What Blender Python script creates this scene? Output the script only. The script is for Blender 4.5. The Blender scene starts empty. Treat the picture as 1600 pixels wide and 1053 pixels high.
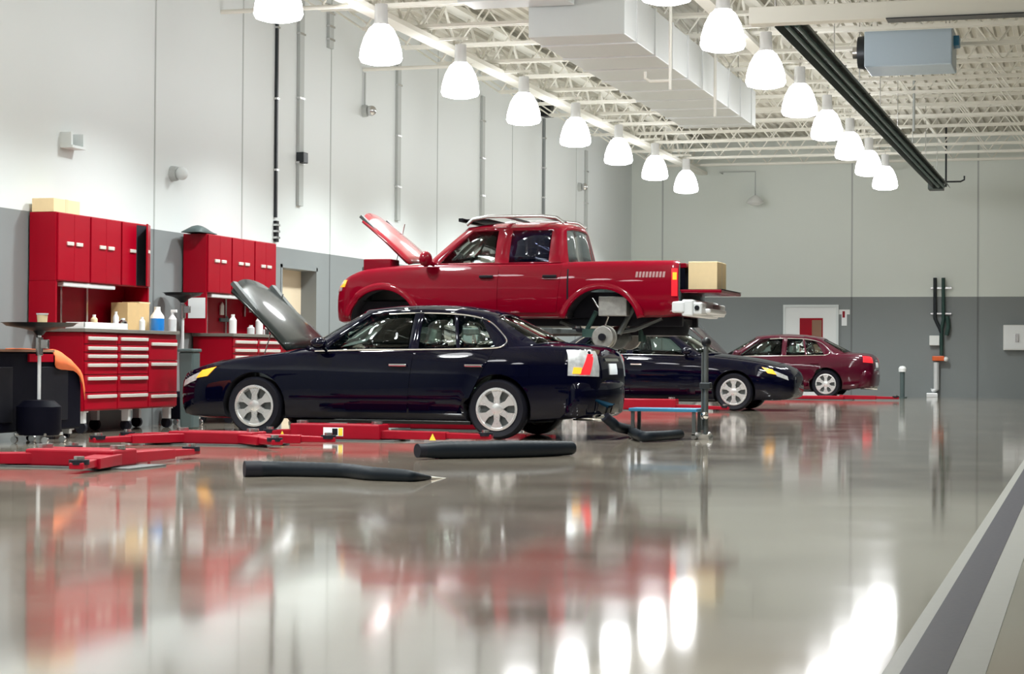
import bpy, bmesh, math, random
import numpy as np
from mathutils import Vector, Matrix
from mathutils.bvhtree import BVHTree
random.seed(7)
PI = math.pi
S = bpy.context.scene
COL = S.collection

# ------------------------------------------------------------------ camera
FPX, EYE = 3059.0, 0.864
RC = Matrix.Rotation(math.radians(16.4), 3, 'Z') @ Matrix.Rotation(math.radians(90.64), 3, 'X') @ Matrix.Rotation(math.radians(.4), 3, 'Z')
cd = bpy.data.cameras.new('camera'); cd.sensor_width = 36; cd.lens = FPX / 1600 * 36; cd.clip_end = 300
cam = bpy.data.objects.new('camera', cd); COL.objects.link(cam)
cam.matrix_world = Matrix.Translation((0, 0, EYE)) @ RC.to_4x4()
S.camera = cam
# ------------------------------------------------------------------ world, light, exposure
w = bpy.data.worlds.new('world'); S.world = w; w.use_nodes = True
w.node_tree.nodes['Background'].inputs[0].default_value = (.80, .90, 1.0, 1)
w.node_tree.nodes['Background'].inputs[1].default_value = .12
S.view_settings.view_transform = 'Standard'; S.view_settings.look = 'None'
S.view_settings.gamma = 1; S.view_settings.exposure = 0.62
S.view_settings.use_curve_mapping = False
LAMP_W = 600          # watts of each high bay lamp
DOME_E = 11.0          # how brightly its dome glows

def ray(x, y):
    return RC @ Vector(((x - 800) / FPX, -(y - 526.5) / FPX, -1))
def onY(x, y, Y):
    d = ray(x, y); return Vector((0, 0, EYE)) + d * (Y / d.y)
def onX(x, y, X):
    d = ray(x, y); return Vector((0, 0, EYE)) + d * (X / d.x)
def onZ(x, y, Z=0):
    d = ray(x, y); return Vector((0, 0, EYE)) + d * ((Z - EYE) / d.z)

# ------------------------------------------------------------------ materials
MAT = {}
def mat(name, col, rough=.5, metal=0, coat=0, emit=0, spec=.5, alpha=1, noise=0, nscale=8, coatrough=.03, bump=0, ecol=None):
    m = bpy.data.materials.new(name); m.use_nodes = True; nt = m.node_tree
    b = nt.nodes['Principled BSDF']
    b.inputs['Base Color'].default_value = (*col, 1); b.inputs['Roughness'].default_value = rough
    b.inputs['Metallic'].default_value = metal; b.inputs['Coat Weight'].default_value = coat
    b.inputs['Coat Roughness'].default_value = coatrough
    b.inputs['Specular IOR Level'].default_value = spec
    if emit:
        b.inputs['Emission Color'].default_value = (*(ecol or col), 1); b.inputs['Emission Strength'].default_value = emit
    tc = nt.nodes.new('ShaderNodeTexCoord'); n = nt.nodes.new('ShaderNodeTexNoise')
    n.inputs['Scale'].default_value = nscale; n.inputs['Detail'].default_value = 4
    nt.links.new(tc.outputs['Object'], n.inputs['Vector'])
    if noise:
        mx = nt.nodes.new('ShaderNodeMix'); mx.data_type = 'RGBA'
        mx.inputs[6].default_value = (*[c * (1 - noise) for c in col], 1)
        mx.inputs[7].default_value = (*[min(1, c * (1 + noise)) for c in col], 1)
        nt.links.new(n.outputs['Fac'], mx.inputs[0]); nt.links.new(mx.outputs[2], b.inputs['Base Color'])
    mr = nt.nodes.new('ShaderNodeMapRange'); mr.inputs['To Min'].default_value = rough * .85; mr.inputs['To Max'].default_value = min(1, rough * 1.15)
    nt.links.new(n.outputs['Fac'], mr.inputs['Value']); nt.links.new(mr.outputs['Result'], b.inputs['Roughness'])
    if bump:
        bp = nt.nodes.new('ShaderNodeBump'); bp.inputs['Strength'].default_value = bump; bp.inputs['Distance'].default_value = .01
        nt.links.new(n.outputs['Fac'], bp.inputs['Height']); nt.links.new(bp.outputs['Normal'], b.inputs['Normal'])
    MAT[name] = m; return m

def glass_mat(name, tint, clear, body=(.02, .05, .045)):
    m = bpy.data.materials.new(name); m.use_nodes = True; nt = m.node_tree; nt.nodes.clear()
    out = nt.nodes.new('ShaderNodeOutputMaterial'); t = nt.nodes.new('ShaderNodeBsdfTransparent'); g = nt.nodes.new('ShaderNodeBsdfGlossy')
    d = nt.nodes.new('ShaderNodeBsdfDiffuse'); mx = nt.nodes.new('ShaderNodeMixShader'); m2 = nt.nodes.new('ShaderNodeMixShader')
    fr = nt.nodes.new('ShaderNodeFresnel'); fr.inputs['IOR'].default_value = 1.5
    t.inputs[0].default_value = (*tint, 1); g.inputs['Roughness'].default_value = .02; d.inputs[0].default_value = (*body, 1)
    m2.inputs[0].default_value = clear
    nt.links.new(d.outputs[0], m2.inputs[1]); nt.links.new(t.outputs[0], m2.inputs[2])
    nt.links.new(fr.outputs[0], mx.inputs[0]); nt.links.new(m2.outputs[0], mx.inputs[1]); nt.links.new(g.outputs[0], mx.inputs[2])
    nt.links.new(mx.outputs[0], out.inputs[0]); MAT[name] = m; return m

mat('paint_white', (.68, .72, .72), .55, noise=.03, nscale=.6)
mat('paint_back', (.72, .77, .73), .6, noise=.03, nscale=.5)
mat('paint_grey', (.215, .235, .24), .5, noise=.05, nscale=.9)
mat('joint_grey', (.46, .49, .48), .7)
mat('joint_dark', (.15, .16, .165), .7)
mat('deck', (.62, .60, .53), .6, noise=.06, nscale=2)
mat('joist', (.80, .79, .72), .45)
mat('duct_white', (.66, .69, .69), .4, metal=.25, noise=.04, nscale=2)
mat('duct_seam', (.70, .72, .72), .45, metal=.3)
mat('steel', (.62, .62, .62), .25, metal=1)
mat('chrome', (.85, .86, .87), .08, metal=1)
mat('handle_silver', (.86, .84, .78), .35, metal=.5)
mat('dark_metal', (.03, .035, .04), .4, metal=.5)
mat('under_metal', (.10, .11, .11), .5, metal=.5, noise=.3, nscale=12)
mat('hub_metal', (.36, .35, .33), .45, metal=.7, noise=.3, nscale=20)
mat('cabinet_red', (.30, .0005, .011), .35, spec=.15, coat=.12, noise=.04, nscale=3, coatrough=.15)
mat('lift_red', (.27, .0015, .012), .4, spec=.2, coat=.15, noise=.15, nscale=9)
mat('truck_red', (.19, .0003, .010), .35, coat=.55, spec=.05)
mat('truck_hood_sheen', (.27, .002, .012), .3, coat=1, spec=.3)  # lighter copy of the truck paint, reflected light put into the colour
mat('hood_maroon_sheen', (.03, .012, .014), .3, coat=.8)  # maroon greyed: the raised hood's grey reflection is put into its colour
mat('maroon', (.055, .0006, .010), .3, coat=.7, spec=.1)
mat('car_black', (.0008, .001, .007), .3, coat=.62, spec=0)
mat('hood_black_sheen', (.008, .011, .010), .3, coat=.45, spec=.1, coatrough=.07)  # car black made greyer, with the hood's reflected light painted in
mat('trim_black', (.004, .004, .008), .5, spec=.25)
mat('rubber', (.005, .005, .010), .6, spec=.25, noise=.2, nscale=30)
mat('well_and_shade', (.006, .006, .012), .9)  # wheel wells, and the shade painted inside the ajar cabinet
mat('seat_cloth', (.20, .26, .23), .85, noise=.15, nscale=30)
mat('dash', (.03, .04, .04), .7)
mat('rim_silver', (.80, .80, .80), .28, metal=.75)
mat('amber', (.9, .40, .03), .2, emit=.5, coat=1)
mat('red_lens', (.7, .02, .03), .15, emit=.35, coat=1)
mat('clear_lens', (.50, .51, .52), .3, metal=.3, coat=1, noise=.5, nscale=22)
mat('cardboard', (.62, .42, .20), .8, noise=.08, nscale=14)
mat('cardboard_pale', (.80, .62, .36), .8, noise=.06, nscale=14)
mat('tape', (.70, .55, .33), .4)
mat('orange_cloth', (.78, .17, .05), .85, noise=.12, nscale=14)
mat('bin_black', (.0015, .0015, .006), .6, spec=.08)
mat('bin_grey', (.07, .10, .10), .6)
mat('paper', (.85, .87, .88), .8)
mat('white_plastic', (.82, .83, .82), .4)
mat('blue_liquid', (.02, .22, .65), .2, coat=.5)
mat('blue_paint', (.03, .20, .36), .35)
mat('black_plastic', (.005, .006, .008), .4, spec=.3)
mat('hose', (.003, .006, .010), .55, spec=.2, noise=.2, nscale=40)
mat('worktop', (.16, .15, .13), .4, noise=.15, nscale=10)
mat('door_beige', (.70, .58, .42), .6)
mat('door_white', (.78, .80, .80), .5)
mat('orange_paint', (.75, .12, .02), .4)
mat('green_dark', (.03, .07, .06), .45, metal=.3)
mat('heater_dark', (.045, .06, .055), .45, metal=.4)
mat('unit_blue', (.45, .55, .64), .35, metal=.2)
mat('stripe_dark', (.10, .10, .125), .45, noise=.25, nscale=40)
mat('stripe_pale', (.52, .52, .50), .35, noise=.1, nscale=20)
mat('exhaust_white', (.72, .73, .74), .3, metal=.2)
mat('decal_grey', (.35, .20, .20), .5)
mat('brown', (.25, .13, .08), .6)
mat('dome_glow', (1, 1, 1), .4, emit=DOME_E, ecol=(.98, .985, 1))
mat('yellow', (.85, .62, .05), .4)
glass_mat('glass_green', (.90, .965, .935), .985)
glass_mat('glass_dark', (.35, .38, .50), .55, (.004, .006, .02))
glass_mat('glass_grey', (.6, .65, .63), .35, (.11, .125, .12))
glass_mat('glass_clear', (.95, .98, .96), .99)

# floor: polished sealed concrete
def floor_material():
    m = bpy.data.materials.new('polished_concrete'); m.use_nodes = True; nt = m.node_tree; b = nt.nodes['Principled BSDF']
    tc = nt.nodes.new('ShaderNodeTexCoord')
    n1 = nt.nodes.new('ShaderNodeTexNoise'); n1.inputs['Scale'].default_value = .55; n1.inputs['Detail'].default_value = 6; n1.inputs['Roughness'].default_value = .6
    n2 = nt.nodes.new('ShaderNodeTexNoise'); n2.inputs['Scale'].default_value = 5; n2.inputs['Detail'].default_value = 5
    n3 = nt.nodes.new('ShaderNodeTexNoise'); n3.inputs['Scale'].default_value = 1.3; n3.inputs['Detail'].default_value = 2
    for n in (n1, n2, n3): nt.links.new(tc.outputs['Object'], n.inputs['Vector'])
    r = nt.nodes.new('ShaderNodeValToRGB')
    r.color_ramp.elements[0].position = .32; r.color_ramp.elements[0].color = (.28, .225, .175, 1)
    r.color_ramp.elements[1].position = .68; r.color_ramp.elements[1].color = (.46, .405, .33, 1)
    nt.links.new(n1.outputs['Fac'], r.inputs[0])
    mx = nt.nodes.new('ShaderNodeMix'); mx.data_type = 'RGBA'; mx.blend_type = 'MULTIPLY'; mx.inputs[0].default_value = .35
    r2 = nt.nodes.new('ShaderNodeValToRGB'); r2.color_ramp.elements[0].position = .3; r2.color_ramp.elements[0].color = (.6, .58, .55, 1); r2.color_ramp.elements[1].position = .7
    nt.links.new(n2.outputs['Fac'], r2.inputs[0]); nt.links.new(r.outputs[0], mx.inputs[6]); nt.links.new(r2.outputs[0], mx.inputs[7])
    nt.links.new(mx.outputs[2], b.inputs['Base Color'])
    mr = nt.nodes.new('ShaderNodeMapRange'); mr.inputs['From Min'].default_value = .3; mr.inputs['From Max'].default_value = .7
    mr.inputs['To Min'].default_value = .055; mr.inputs['To Max'].default_value = .11
    nt.links.new(n3.outputs['Fac'], mr.inputs['Value']); nt.links.new(mr.outputs[0], b.inputs['Roughness'])
    bp = nt.nodes.new('ShaderNodeBump'); bp.inputs['Strength'].default_value = .06; bp.inputs['Distance'].default_value = .004
    nt.links.new(n3.outputs['Fac'], bp.inputs['Height']); nt.links.new(bp.outputs[0], b.inputs['Normal'])
    b.inputs['Specular IOR Level'].default_value = .9; b.inputs['Coat Weight'].default_value = .7; b.inputs['Coat IOR'].default_value = 1.6; b.inputs['Coat Roughness'].default_value = .065
    MAT['floor'] = m
floor_material()

# ------------------------------------------------------------------ mesh helpers
def link(name, me, m=None, parent=None):
    o = bpy.data.objects.new(name, me); COL.objects.link(o)
    if m is not None:
        for k in (m if isinstance(m, (list, tuple)) else [m]): me.materials.append(MAT[k])
    if parent is not None: o.parent = parent
    return o
class B:
    def __init__(s): s.v = []; s.f = []; s.mi = []; s.k = 0
    def add(s, vs, fs, M=None):
        n = len(s.v)
        for v in vs:
            v = Vector(v); s.v.append(M @ v if M else v)
        for f in fs: s.f.append([i + n for i in f]); s.mi.append(s.k)
        return s
    def box(s, x0, x1, y0, y1, z0, z1, M=None):
        vs = [(x, y, z) for x in (x0, x1) for y in (y0, y1) for z in (z0, z1)]
        return s.add(vs, [(0, 1, 3, 2), (4, 6, 7, 5), (0, 4, 5, 1), (2, 3, 7, 6), (0, 2, 6, 4), (1, 5, 7, 3)], M)
    def cyl(s, p0, p1, r0, r1=None, n=16, cap=True):
        r1 = r0 if r1 is None else r1
        p0 = Vector(p0); p1 = Vector(p1); d = (p1 - p0).normalized()
        a = d.orthogonal().normalized(); b = d.cross(a)
        vs = []
        for p, r in ((p0, r0), (p1, r1)):
            for i in range(n):
                t = 2 * PI * i / n; vs.append(p + (a * math.cos(t) + b * math.sin(t)) * r)
        fs = [(i, (i + 1) % n, n + (i + 1) % n, n + i) for i in range(n)]
        if cap: fs += [tuple(range(n))[::-1], tuple(range(n, 2 * n))]
        return s.add(vs, fs)
    def tube(s, pts, r, n=10, cap=True):
        pts = [Vector(p) for p in pts]; rs = r if isinstance(r, (list, tuple)) else [r] * len(pts)
        vs = []; up = None
        for i, p in enumerate(pts):
            d = (pts[min(i + 1, len(pts) - 1)] - pts[max(i - 1, 0)]).normalized()
            a = d.orthogonal().normalized() if up is None else (up - d * up.dot(d)).normalized()
            up = a; b = d.cross(a)
            for k in range(n):
                t = 2 * PI * k / n; vs.append(p + (a * math.cos(t) + b * math.sin(t)) * rs[i])
        fs = [(i * n + k, i * n + (k + 1) % n, (i + 1) * n + (k + 1) % n, (i + 1) * n + k) for i in range(len(pts) - 1) for k in range(n)]
        if cap: fs += [tuple(range(n))[::-1], tuple(range((len(pts) - 1) * n, len(pts) * n))]
        return s.add(vs, fs)
    def lathe(s, prof, n=32, M=None, cap=True):       # prof: (r, z) about z
        vs = [(r * math.cos(2 * PI * i / n), r * math.sin(2 * PI * i / n), z) for r, z in prof for i in range(n)]
        fs = [(j * n + i, j * n + (i + 1) % n, (j + 1) * n + (i + 1) % n, (j + 1) * n + i) for j in range(len(prof) - 1) for i in range(n)]
        if cap: fs += [tuple(range(n))[::-1], tuple(range((len(prof) - 1) * n, len(prof) * n))]
        return s.add(vs, fs, M)
    def prism(s, poly, a, b, M=None):                # poly in xy, extruded z a..b
        n = len(poly); vs = [(x, y, a) for x, y in poly] + [(x, y, b) for x, y in poly]
        return s.add(vs, [tuple(range(n))[::-1], tuple(range(n, 2 * n))] + [(i, (i + 1) % n, n + (i + 1) % n, n + i) for i in range(n)], M)
    def sheet(s, rows, th=0, M=None):               # rows of points -> grid, optional thickness along -normal (approx z)
        R, Cn = len(rows), len(rows[0]); vs = [p for r in rows for p in r]
        fs = [(i * Cn + j, i * Cn + j + 1, (i + 1) * Cn + j + 1, (i + 1) * Cn + j) for i in range(R - 1) for j in range(Cn - 1)]
        return s.add(vs, fs, M)
    def ball(s, c, rx, ry=None, rz=None, n=16, m=10):
        ry = ry or rx; rz = rz or rx
        prof = [(max(1e-4, math.sin(PI * j / m)), -math.cos(PI * j / m)) for j in range(m + 1)]
        return s.lathe(prof, n, Matrix.Translation(c) @ Matrix.Diagonal((rx, ry, rz, 1)))
    def mesh(s, name='mesh'):
        me = bpy.data.meshes.new(name); me.from_pydata([tuple(v) for v in s.v], [], s.f); me.update()
        for p, k in zip(me.polygons, s.mi): p.material_index = k
        bm = bmesh.new(); bm.from_mesh(me); bmesh.ops.recalc_face_normals(bm, faces=bm.faces); bm.to_mesh(me); bm.free()
        return me
    def build(s, name, m, parent=None, smooth=30, bevel=0, solid=0):
        me = s.mesh(name)
        if smooth:
            me.shade_smooth(); me.set_sharp_from_angle(angle=math.radians(smooth))
        o = link(name, me, m, parent)
        if solid:
            k = o.modifiers.new('solid', 'SOLIDIFY'); k.thickness = solid; k.offset = -1
        if bevel:
            k = o.modifiers.new('bevel', 'BEVEL'); k.width = bevel; k.segments = 2; k.limit_method = 'ANGLE'; k.angle_limit = math.radians(40)
        return o
def tag(o, label=None, cat=None, group=None, kind=None):
    if label: o['label'] = label
    if cat: o['category'] = cat
    if group: o['group'] = group
    if kind: o['kind'] = kind
    return o
def thing(name, label, cat, loc=(0, 0, 0), rotz=0, group=None):
    o = bpy.data.objects.new(name, None); COL.objects.link(o); o.location = loc; o.rotation_euler = (0, 0, rotz); o.empty_display_size = .2
    return tag(o, label, cat, group)
def struct(name, b, m, **k):
    return tag(b.build(name, m, **k), kind='structure')
def copy_tree(o, parent=None):
    c = o.copy(); COL.objects.link(c); c.parent = parent
    for ch in list(o.children): copy_tree(ch, c)
    return c
def boolean(o, cutters):
    for c in cutters:
        k = o.modifiers.new('cut', 'BOOLEAN'); k.operation = 'DIFFERENCE'; k.solver = 'EXACT'; k.object = c
    bpy.context.view_layer.update()
    dg = bpy.context.evaluated_depsgraph_get()
    me = bpy.data.meshes.new_from_object(o.evaluated_get(dg))
    o.modifiers.clear(); o.data = me
    for c in cutters: bpy.data.objects.remove(c, do_unlink=True)
    return o
def pchip(xs, ys):
    xs = list(xs); ys = list(ys); n = len(xs)
    d = [(ys[i + 1] - ys[i]) / (xs[i + 1] - xs[i]) for i in range(n - 1)]
    m = [d[0]] + [0 if d[i - 1] * d[i] <= 0 else 2 * d[i - 1] * d[i] / (d[i - 1] + d[i]) for i in range(1, n - 1)] + [d[-1]]
    def f(x):
        if x <= xs[0]: return ys[0]
        if x >= xs[-1]: return ys[-1]
        i = max(k for k in range(n - 1) if xs[k] <= x); h = xs[i + 1] - xs[i]; t = (x - xs[i]) / h
        return (2 * t**3 - 3 * t**2 + 1) * ys[i] + (t**3 - 2 * t**2 + t) * h * m[i] + (-2 * t**3 + 3 * t**2) * ys[i + 1] + (t**3 - t**2) * h * m[i + 1]
    return f

# ------------------------------------------------------------------ the room
XW, YB, BAND, ROOF = -11.25, 49.0, 2.46, 6.45
XR, YF = 7.0, -3.0
b = B().box(XW - .3, XR, YF, YB + .3, -.2, 0); struct('floor', b, 'floor', smooth=0)
dp0, dp1, dtop = onX(438, 470, XW).y, onX(495, 470, XW).y, 2.22       # door opening in the left wall
b = B()
b.k = 0
for (y0, y1) in ((YF, dp0), (dp1, YB + .3)): b.box(XW - .3, XW, y0, y1, 0, BAND)
b.box(XW - .3, XW, dp0, dp1, dtop, BAND)
b.k = 1; b.box(XW - .3, XW, YF, YB + .3, BAND, ROOF + .1)
struct('wall_left', b, ['paint_grey', 'paint_white'], smooth=0)
b = B(); b.box(XW, XR, YB, YB + .3, 0, BAND); b.k = 1; b.box(XW, XR, YB, YB + .3, BAND, ROOF + .1)
struct('wall_back', b, ['paint_grey', 'paint_back'], smooth=0)
b = B(); b.box(XW, XR, YF - .3, YF, 0, BAND); b.k = 1; b.box(XW, XR, YF - .3, YF, BAND, ROOF + .1)
struct('wall_front', b, ['joint_dark', 'paint_grey'], smooth=0)
b = B(); b.box(XR, XR + .3, YF, YB, 0, BAND); b.k = 1; b.box(XR, XR + .3, YF, YB, BAND, ROOF + .1)
struct('wall_right', b, ['joint_dark', 'paint_back'], smooth=0)
# corrugated roof deck
b = B(); rows = []
n = int((XR - XW) / .10); prof = []
for i in range(n + 1):
    x = XW + i * .10
    prof += [(x, ROOF + (.0 if i % 2 else .05)), (x + .02, ROOF + (.05 if i % 2 else 0))]
b.sheet([[(x, y, z) for x, z in prof] for y in (YF, YB)])
struct('ceiling', b, 'deck', smooth=0, solid=.03)
# door in the left wall
b = B().box(XW - .28, XW - .24, dp0, dp1, 0, dtop); struct('door_1', b, 'door_beige', smooth=0)
b = B(); b.box(XW - .24, XW + .012, dp1 - .05, dp1, 0, dtop); b.box(XW - .24, XW + .012, dp0, dp0 + .05, 0, dtop); b.box(XW - .24, XW + .012, dp0, dp1, dtop - .05, dtop)
struct('trim_20', b, 'paint_grey', smooth=0)
# wall panel joints
k = 0
for px, wd in ((241, .03), (378, .03), (516, .03), (683, .025), (800, .025), (900, .02)):
    y = onX(px, 300, XW).y; k += 1
    b = B().box(XW, XW + .006, y - wd / 2, y + wd / 2, 0, BAND); b.k = 1; b.box(XW, XW + .006, y - wd / 2, y + wd / 2, BAND, ROOF); struct('trim_%d' % k, b, ['joint_dark', 'joint_grey'], smooth=0)
for px in (1035, 1331, 1528):
    x = onY(px, 400, YB).x; k += 1
    b = B().box(x - .02, x + .02, YB - .006, YB, 0, BAND); b.k = 1; b.box(x - .02, x + .02, YB - .006, YB, BAND, ROOF); struct('trim_%d' % k, b, ['joint_dark', 'joint_grey'], smooth=0)

# far door on the back wall
p0, p1 = onY(1228, 480, YB), onY(1307, 480, YB); x0, x1, zt = p0.x, p1.x, p0.z
d = B(); d.box(x0, x1, YB - .05, YB, 0, zt)
do = struct('door_2', d, 'door_white', smooth=0)
f = B(); f.box(x0 - .06, x0, YB - .07, YB, 0, zt + .06); f.box(x1, x1 + .06, YB - .07, YB, 0, zt + .06); f.box(x0, x1, YB - .07, YB, zt, zt + .06)
fo = f.build('door_frame', 'paint_white', do, smooth=0)
q0, q1 = onY(1250, 497, YB), onY(1286, 540, YB)
B().box(q0.x, q1.x, YB - .06, YB - .05, q1.z - .3, q0.z).build('door_window', 'cabinet_red', do, smooth=0)
B().box((q0.x + q1.x) / 2 + .02, q1.x - .03, YB - .066, YB - .06, q1.z - .2, q0.z - .05).build('door_poster', 'brown', do, smooth=0)
B().cyl((x0 + .09, YB - .10, 1.05), (x0 + .22, YB - .10, 1.05), .014).cyl((x0 + .09, YB - .10, 1.05), (x0 + .09, YB - .04, 1.05), .014).build('door_handle', 'steel', do)

# floor marking beside the service bays
def stripe(px0, px1, name, m, lab, dz):
    a = onZ(px0, 1053); c = onZ(px1, 1053)
    return tag(B().box(a.x, c.x, -1, 30, 0, dz).build(name, m, smooth=0), lab, 'floor marking')
stripe(1378, 1406, 'floor_stripe', 'stripe_pale', 'pale painted floor stripe on the bay side of the dark band', .002)
stripe(1406, 1480, 'floor_band', 'stripe_dark', 'dark speckled band running along the floor between two pale stripes', .003)
stripe(1480, 1540, 'floor_stripe', 'stripe_pale', 'pale painted floor stripe on the outer side of the dark band', .002)

# ------------------------------------------------------------------ roof steel
JX0, JX1 = XW + .02, 3.2
def joist_proto():
    t = thing('roof_joist', '', 'joist', group='open web roof joists')
    for z, nm in ((6.38, 'top_chord'), (5.76, 'bottom_chord')):
        b = B()
        for s in (-1, 1): b.box(JX0 if nm == 'top_chord' else JX0 + .9, JX1, s * .045 - .03 * (s < 0) , s * .045 + .03 * (s > 0), z - .05, z)
        b.build(nm, 'joist', t, smooth=0)
    b = B(); x = JX0 + .9; up = False; pts = []
    while x < JX1 - .3:
        b.cyl((x, 0, 6.34 if up else 5.73), (x + .45, 0, 5.73 if up else 6.34), .016, n=5, cap=False)
        x += .45; up = not up
    b.cyl((JX0, 0, 6.34), (JX0 + .9, 0, 5.73), .016, n=5)
    b.build('web', 'joist', t, smooth=0)
    return t
jp = joist_proto()
ORD = 'nearest second third fourth fifth sixth seventh eighth ninth tenth eleventh twelfth thirteenth fourteenth fifteenth sixteenth seventeenth eighteenth nineteenth twentieth'.split()
NJ = 19
for i in range(NJ):
    o = jp if i == 0 else copy_tree(jp)
    o.location = (0, 48.2 - 1.75 * i, 0)
    o['label'] = ('white open-web roof joist against the back wall' if i == 0 else 'white open-web roof joist, %s from the back wall' % ORD[i])
# girder carrying the joists, above the left lamp row
t = thing('roof_girder', 'white truss girder running above the lamp row beside the left wall', 'girder')
for z in (6.22, 5.56):
    b = B().box(-9.52, -9.28, 10, YB - .02, z, z + .07); b.build('girder_chord', 'joist', t, smooth=0)
b = B(); y = 10.2; up = False
while y < YB - 1:
    b.cyl((-9.4, y, 6.2 if up else 5.63), (-9.4, y + .62, 5.63 if up else 6.2), .026, n=6, cap=False); y += .62; up = not up
b.build('girder_web', 'joist', t, smooth=0)
t = thing('roof_girder', 'white truss girder running above the lamp row in the middle of the hall', 'girder')
for z in (6.22, 5.56):
    b = B().box(-4.95, -4.75, 10, YB - .02, z, z + .06); b.build('girder_chord', 'joist', t, smooth=0)
b = B(); y = 10.2; up = False
while y < YB - 1:
    b.cyl((-4.85, y, 6.2 if up else 5.62), (-4.85, y + .62, 5.62 if up else 6.2), .022, n=6, cap=False); y += .62; up = not up
b.build('girder_web', 'joist', t, smooth=0)
# pipes under the joists (sprinkler mains)
for i, (y, lab) in enumerate(((24.2, 'thin white pipe crossing from the left wall at the second lamp'), (29.6, 'thin white pipe crossing from the left wall near the third lamp'))):
    tag(B().cyl((XW, y, 5.52), (-9.4, y, 5.52), .03, n=8).build('roof_pipe', 'joist'), lab, 'pipe')

# ------------------------------------------------------------------ ducts, heater, unit
def duct(label, x0, x1, y0, y1, z0, z1, seams):
    t = thing('air_duct', label, 'duct', ((x0 + x1) / 2, (y0 + y1) / 2, z0))
    X, Y = (x1 - x0) / 2, (y1 - y0) / 2
    B().box(-X, X, -Y, Y, 0, z1 - z0).build('casing', 'duct_white', t, smooth=0, bevel=.008)
    for i in range(seams):
        y = -Y + (i + .6) * 2 * Y / seams
        b = B(); e = .018
        b.box(-X - e, X + e, y - .03, y + .03, -e, z1 - z0 + e)
        b.build('flange', 'duct_seam', t, smooth=0)
    for sx in (-1, 1):
        for fy in (-.7, .0, .7):
            B().cyl((sx * (X - .05), Y * fy, z1 - z0), (sx * (X - .05), Y * fy, ROOF - z0), .01, n=6).build('hanger_rod', 'steel', t)
    return t
duct('large white rectangular air duct along the middle of the ceiling', -6.93, -5.66, 24.2, 34.4, 5.0, 5.62, 9)
pz = 5.38
a = onZ(740, 15, pz); c = onZ(905, 13, pz)
duct('white air duct section crossing above the front end of the large duct', a.x, c.x, a.y - 3.0, a.y, pz, pz + .4, 2)
# cross beam duct upper right
a = onY(1172, 40, 23.0); c = onY(1200, 14, 23.0)
t = thing('cross_beam', 'long pale boxed beam crossing the upper right below the joists', 'beam', (0, 23.0, a.z))
B().box(a.x, 3.2, -.11, .11, 0, .20).build('beam_box', 'joist', t, smooth=0, bevel=.01)
B().box(a.x + 1.6, 3.2, -.14, .14, -.012, 0).build('beam_underplate', 'dark_metal', t, smooth=0)
for x in (a.x + .3, 0): B().cyl((x, 0, .2), (x, 0, 6.42 - a.z), .012, n=6).build('hanger_rod', 'steel', t)
# radiant tube heater
t = thing('tube_heater', 'long dark radiant tube heater hung slanting into the hall under the joists', 'heater', (-3.42, 23.35, 4.86))
L = 22.6; dx = .17
def hp(x, s, z): return (x + dx * s / L, s, z)
b = B()
sec = [(-.20, 0), (-.14, .10), (.14, .10), (.20, 0)]
b.sheet([[hp(x, s, z) for x, z in sec] for s in (0, L * .5, L)])
b.build('reflector', 'heater_dark', t, smooth=0, solid=.008)
for x in (-.06, .06): B().cyl(hp(x, .05, .03), hp(x, L - .1, .03), .035, n=10).build('burner_tube', 'green_dark', t)
for i in range(8):
    s = 1 + i * 2.9
    b = B(); b.box(-.17, .17, s - .02, s + .02, .085, .10, Matrix.Translation((dx * s / L, 0, 0))); b.cyl(hp(0, s, .1), hp(0, s, 6.42 - 4.86), .008, n=6); b.build('hanger_strap', 'steel', t)
B().box(-.14, .2, L, L + .5, -.02, .2).build('burner_box', 'heater_dark', t, bevel=.01, smooth=0)
# suspended unit heater
p0 = onY(1350, 105, 29.4); p1 = onY(1488, 38, 29.4)
t = thing('unit_heater', 'pale blue-grey unit heater box hanging at upper right behind the beam', 'heater', (p0.x, 29.4, p0.z))
wd, ht = p1.x - p0.x, p1.z - p0.z
B().box(0, wd, 0, 1.0, 0, ht).build('casing', 'unit_blue', t, smooth=0, bevel=.02)
b = B().cyl((-.02, .5, ht * .5), (-.14, .5, ht * .5), .26, .24, n=24); b.build('fan_ring', 'dark_metal', t)
B().cyl((-.14, .5, ht * .5), (-.22, .5, ht * .5), .09).build('fan_motor', 'steel', t)
B().box(wd, wd + .08, .3, .6, ht * .55, ht * .8).build('control_box', 'blue_paint', t, smooth=0)
for x in (.1, wd - .1):
    for y in (.1, .9): B().cyl((x, y, ht), (x, y, 6.42 - p0.z), .01, n=6).build('hanger_rod', 'steel', t)
# small hanging brackets near the duct and at the heater's end
def hook(px, py0, py1, Y, lab, arm=0, m='joist'):
    p = onY(px, py1, Y); q = onY(px, py0, Y)
    t = thing('hanging_pipe', lab, 'pipe', (p.x, Y, p.z))
    B().cyl((0, 0, 0), (0, 0, ROOF - p.z), .022, n=8).build('drop', m, t)
    if arm: B().tube([(0, 0, .12), (arm * .8, 0, .12), (arm, 0, .16), (arm, 0, .25)], .02, 8).build('elbow', m, t)
hook(1047, 90, 140, 25.5, 'white pipe with a short elbow hanging beside the large duct', -.34)
hook(1117, 140, 182, 29.5, 'short white pipe hanging below the far part of the large duct')
hook(1478, 235, 292, 46.9, 'thin dark pipe with an elbow hanging at the far end of the tube heater', .42, 'dark_metal')
hook(1428, 135, 205, 36, 'thin pipe hanging below the joists between unit heater and tube heater', 0, 'joint_grey')

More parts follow.
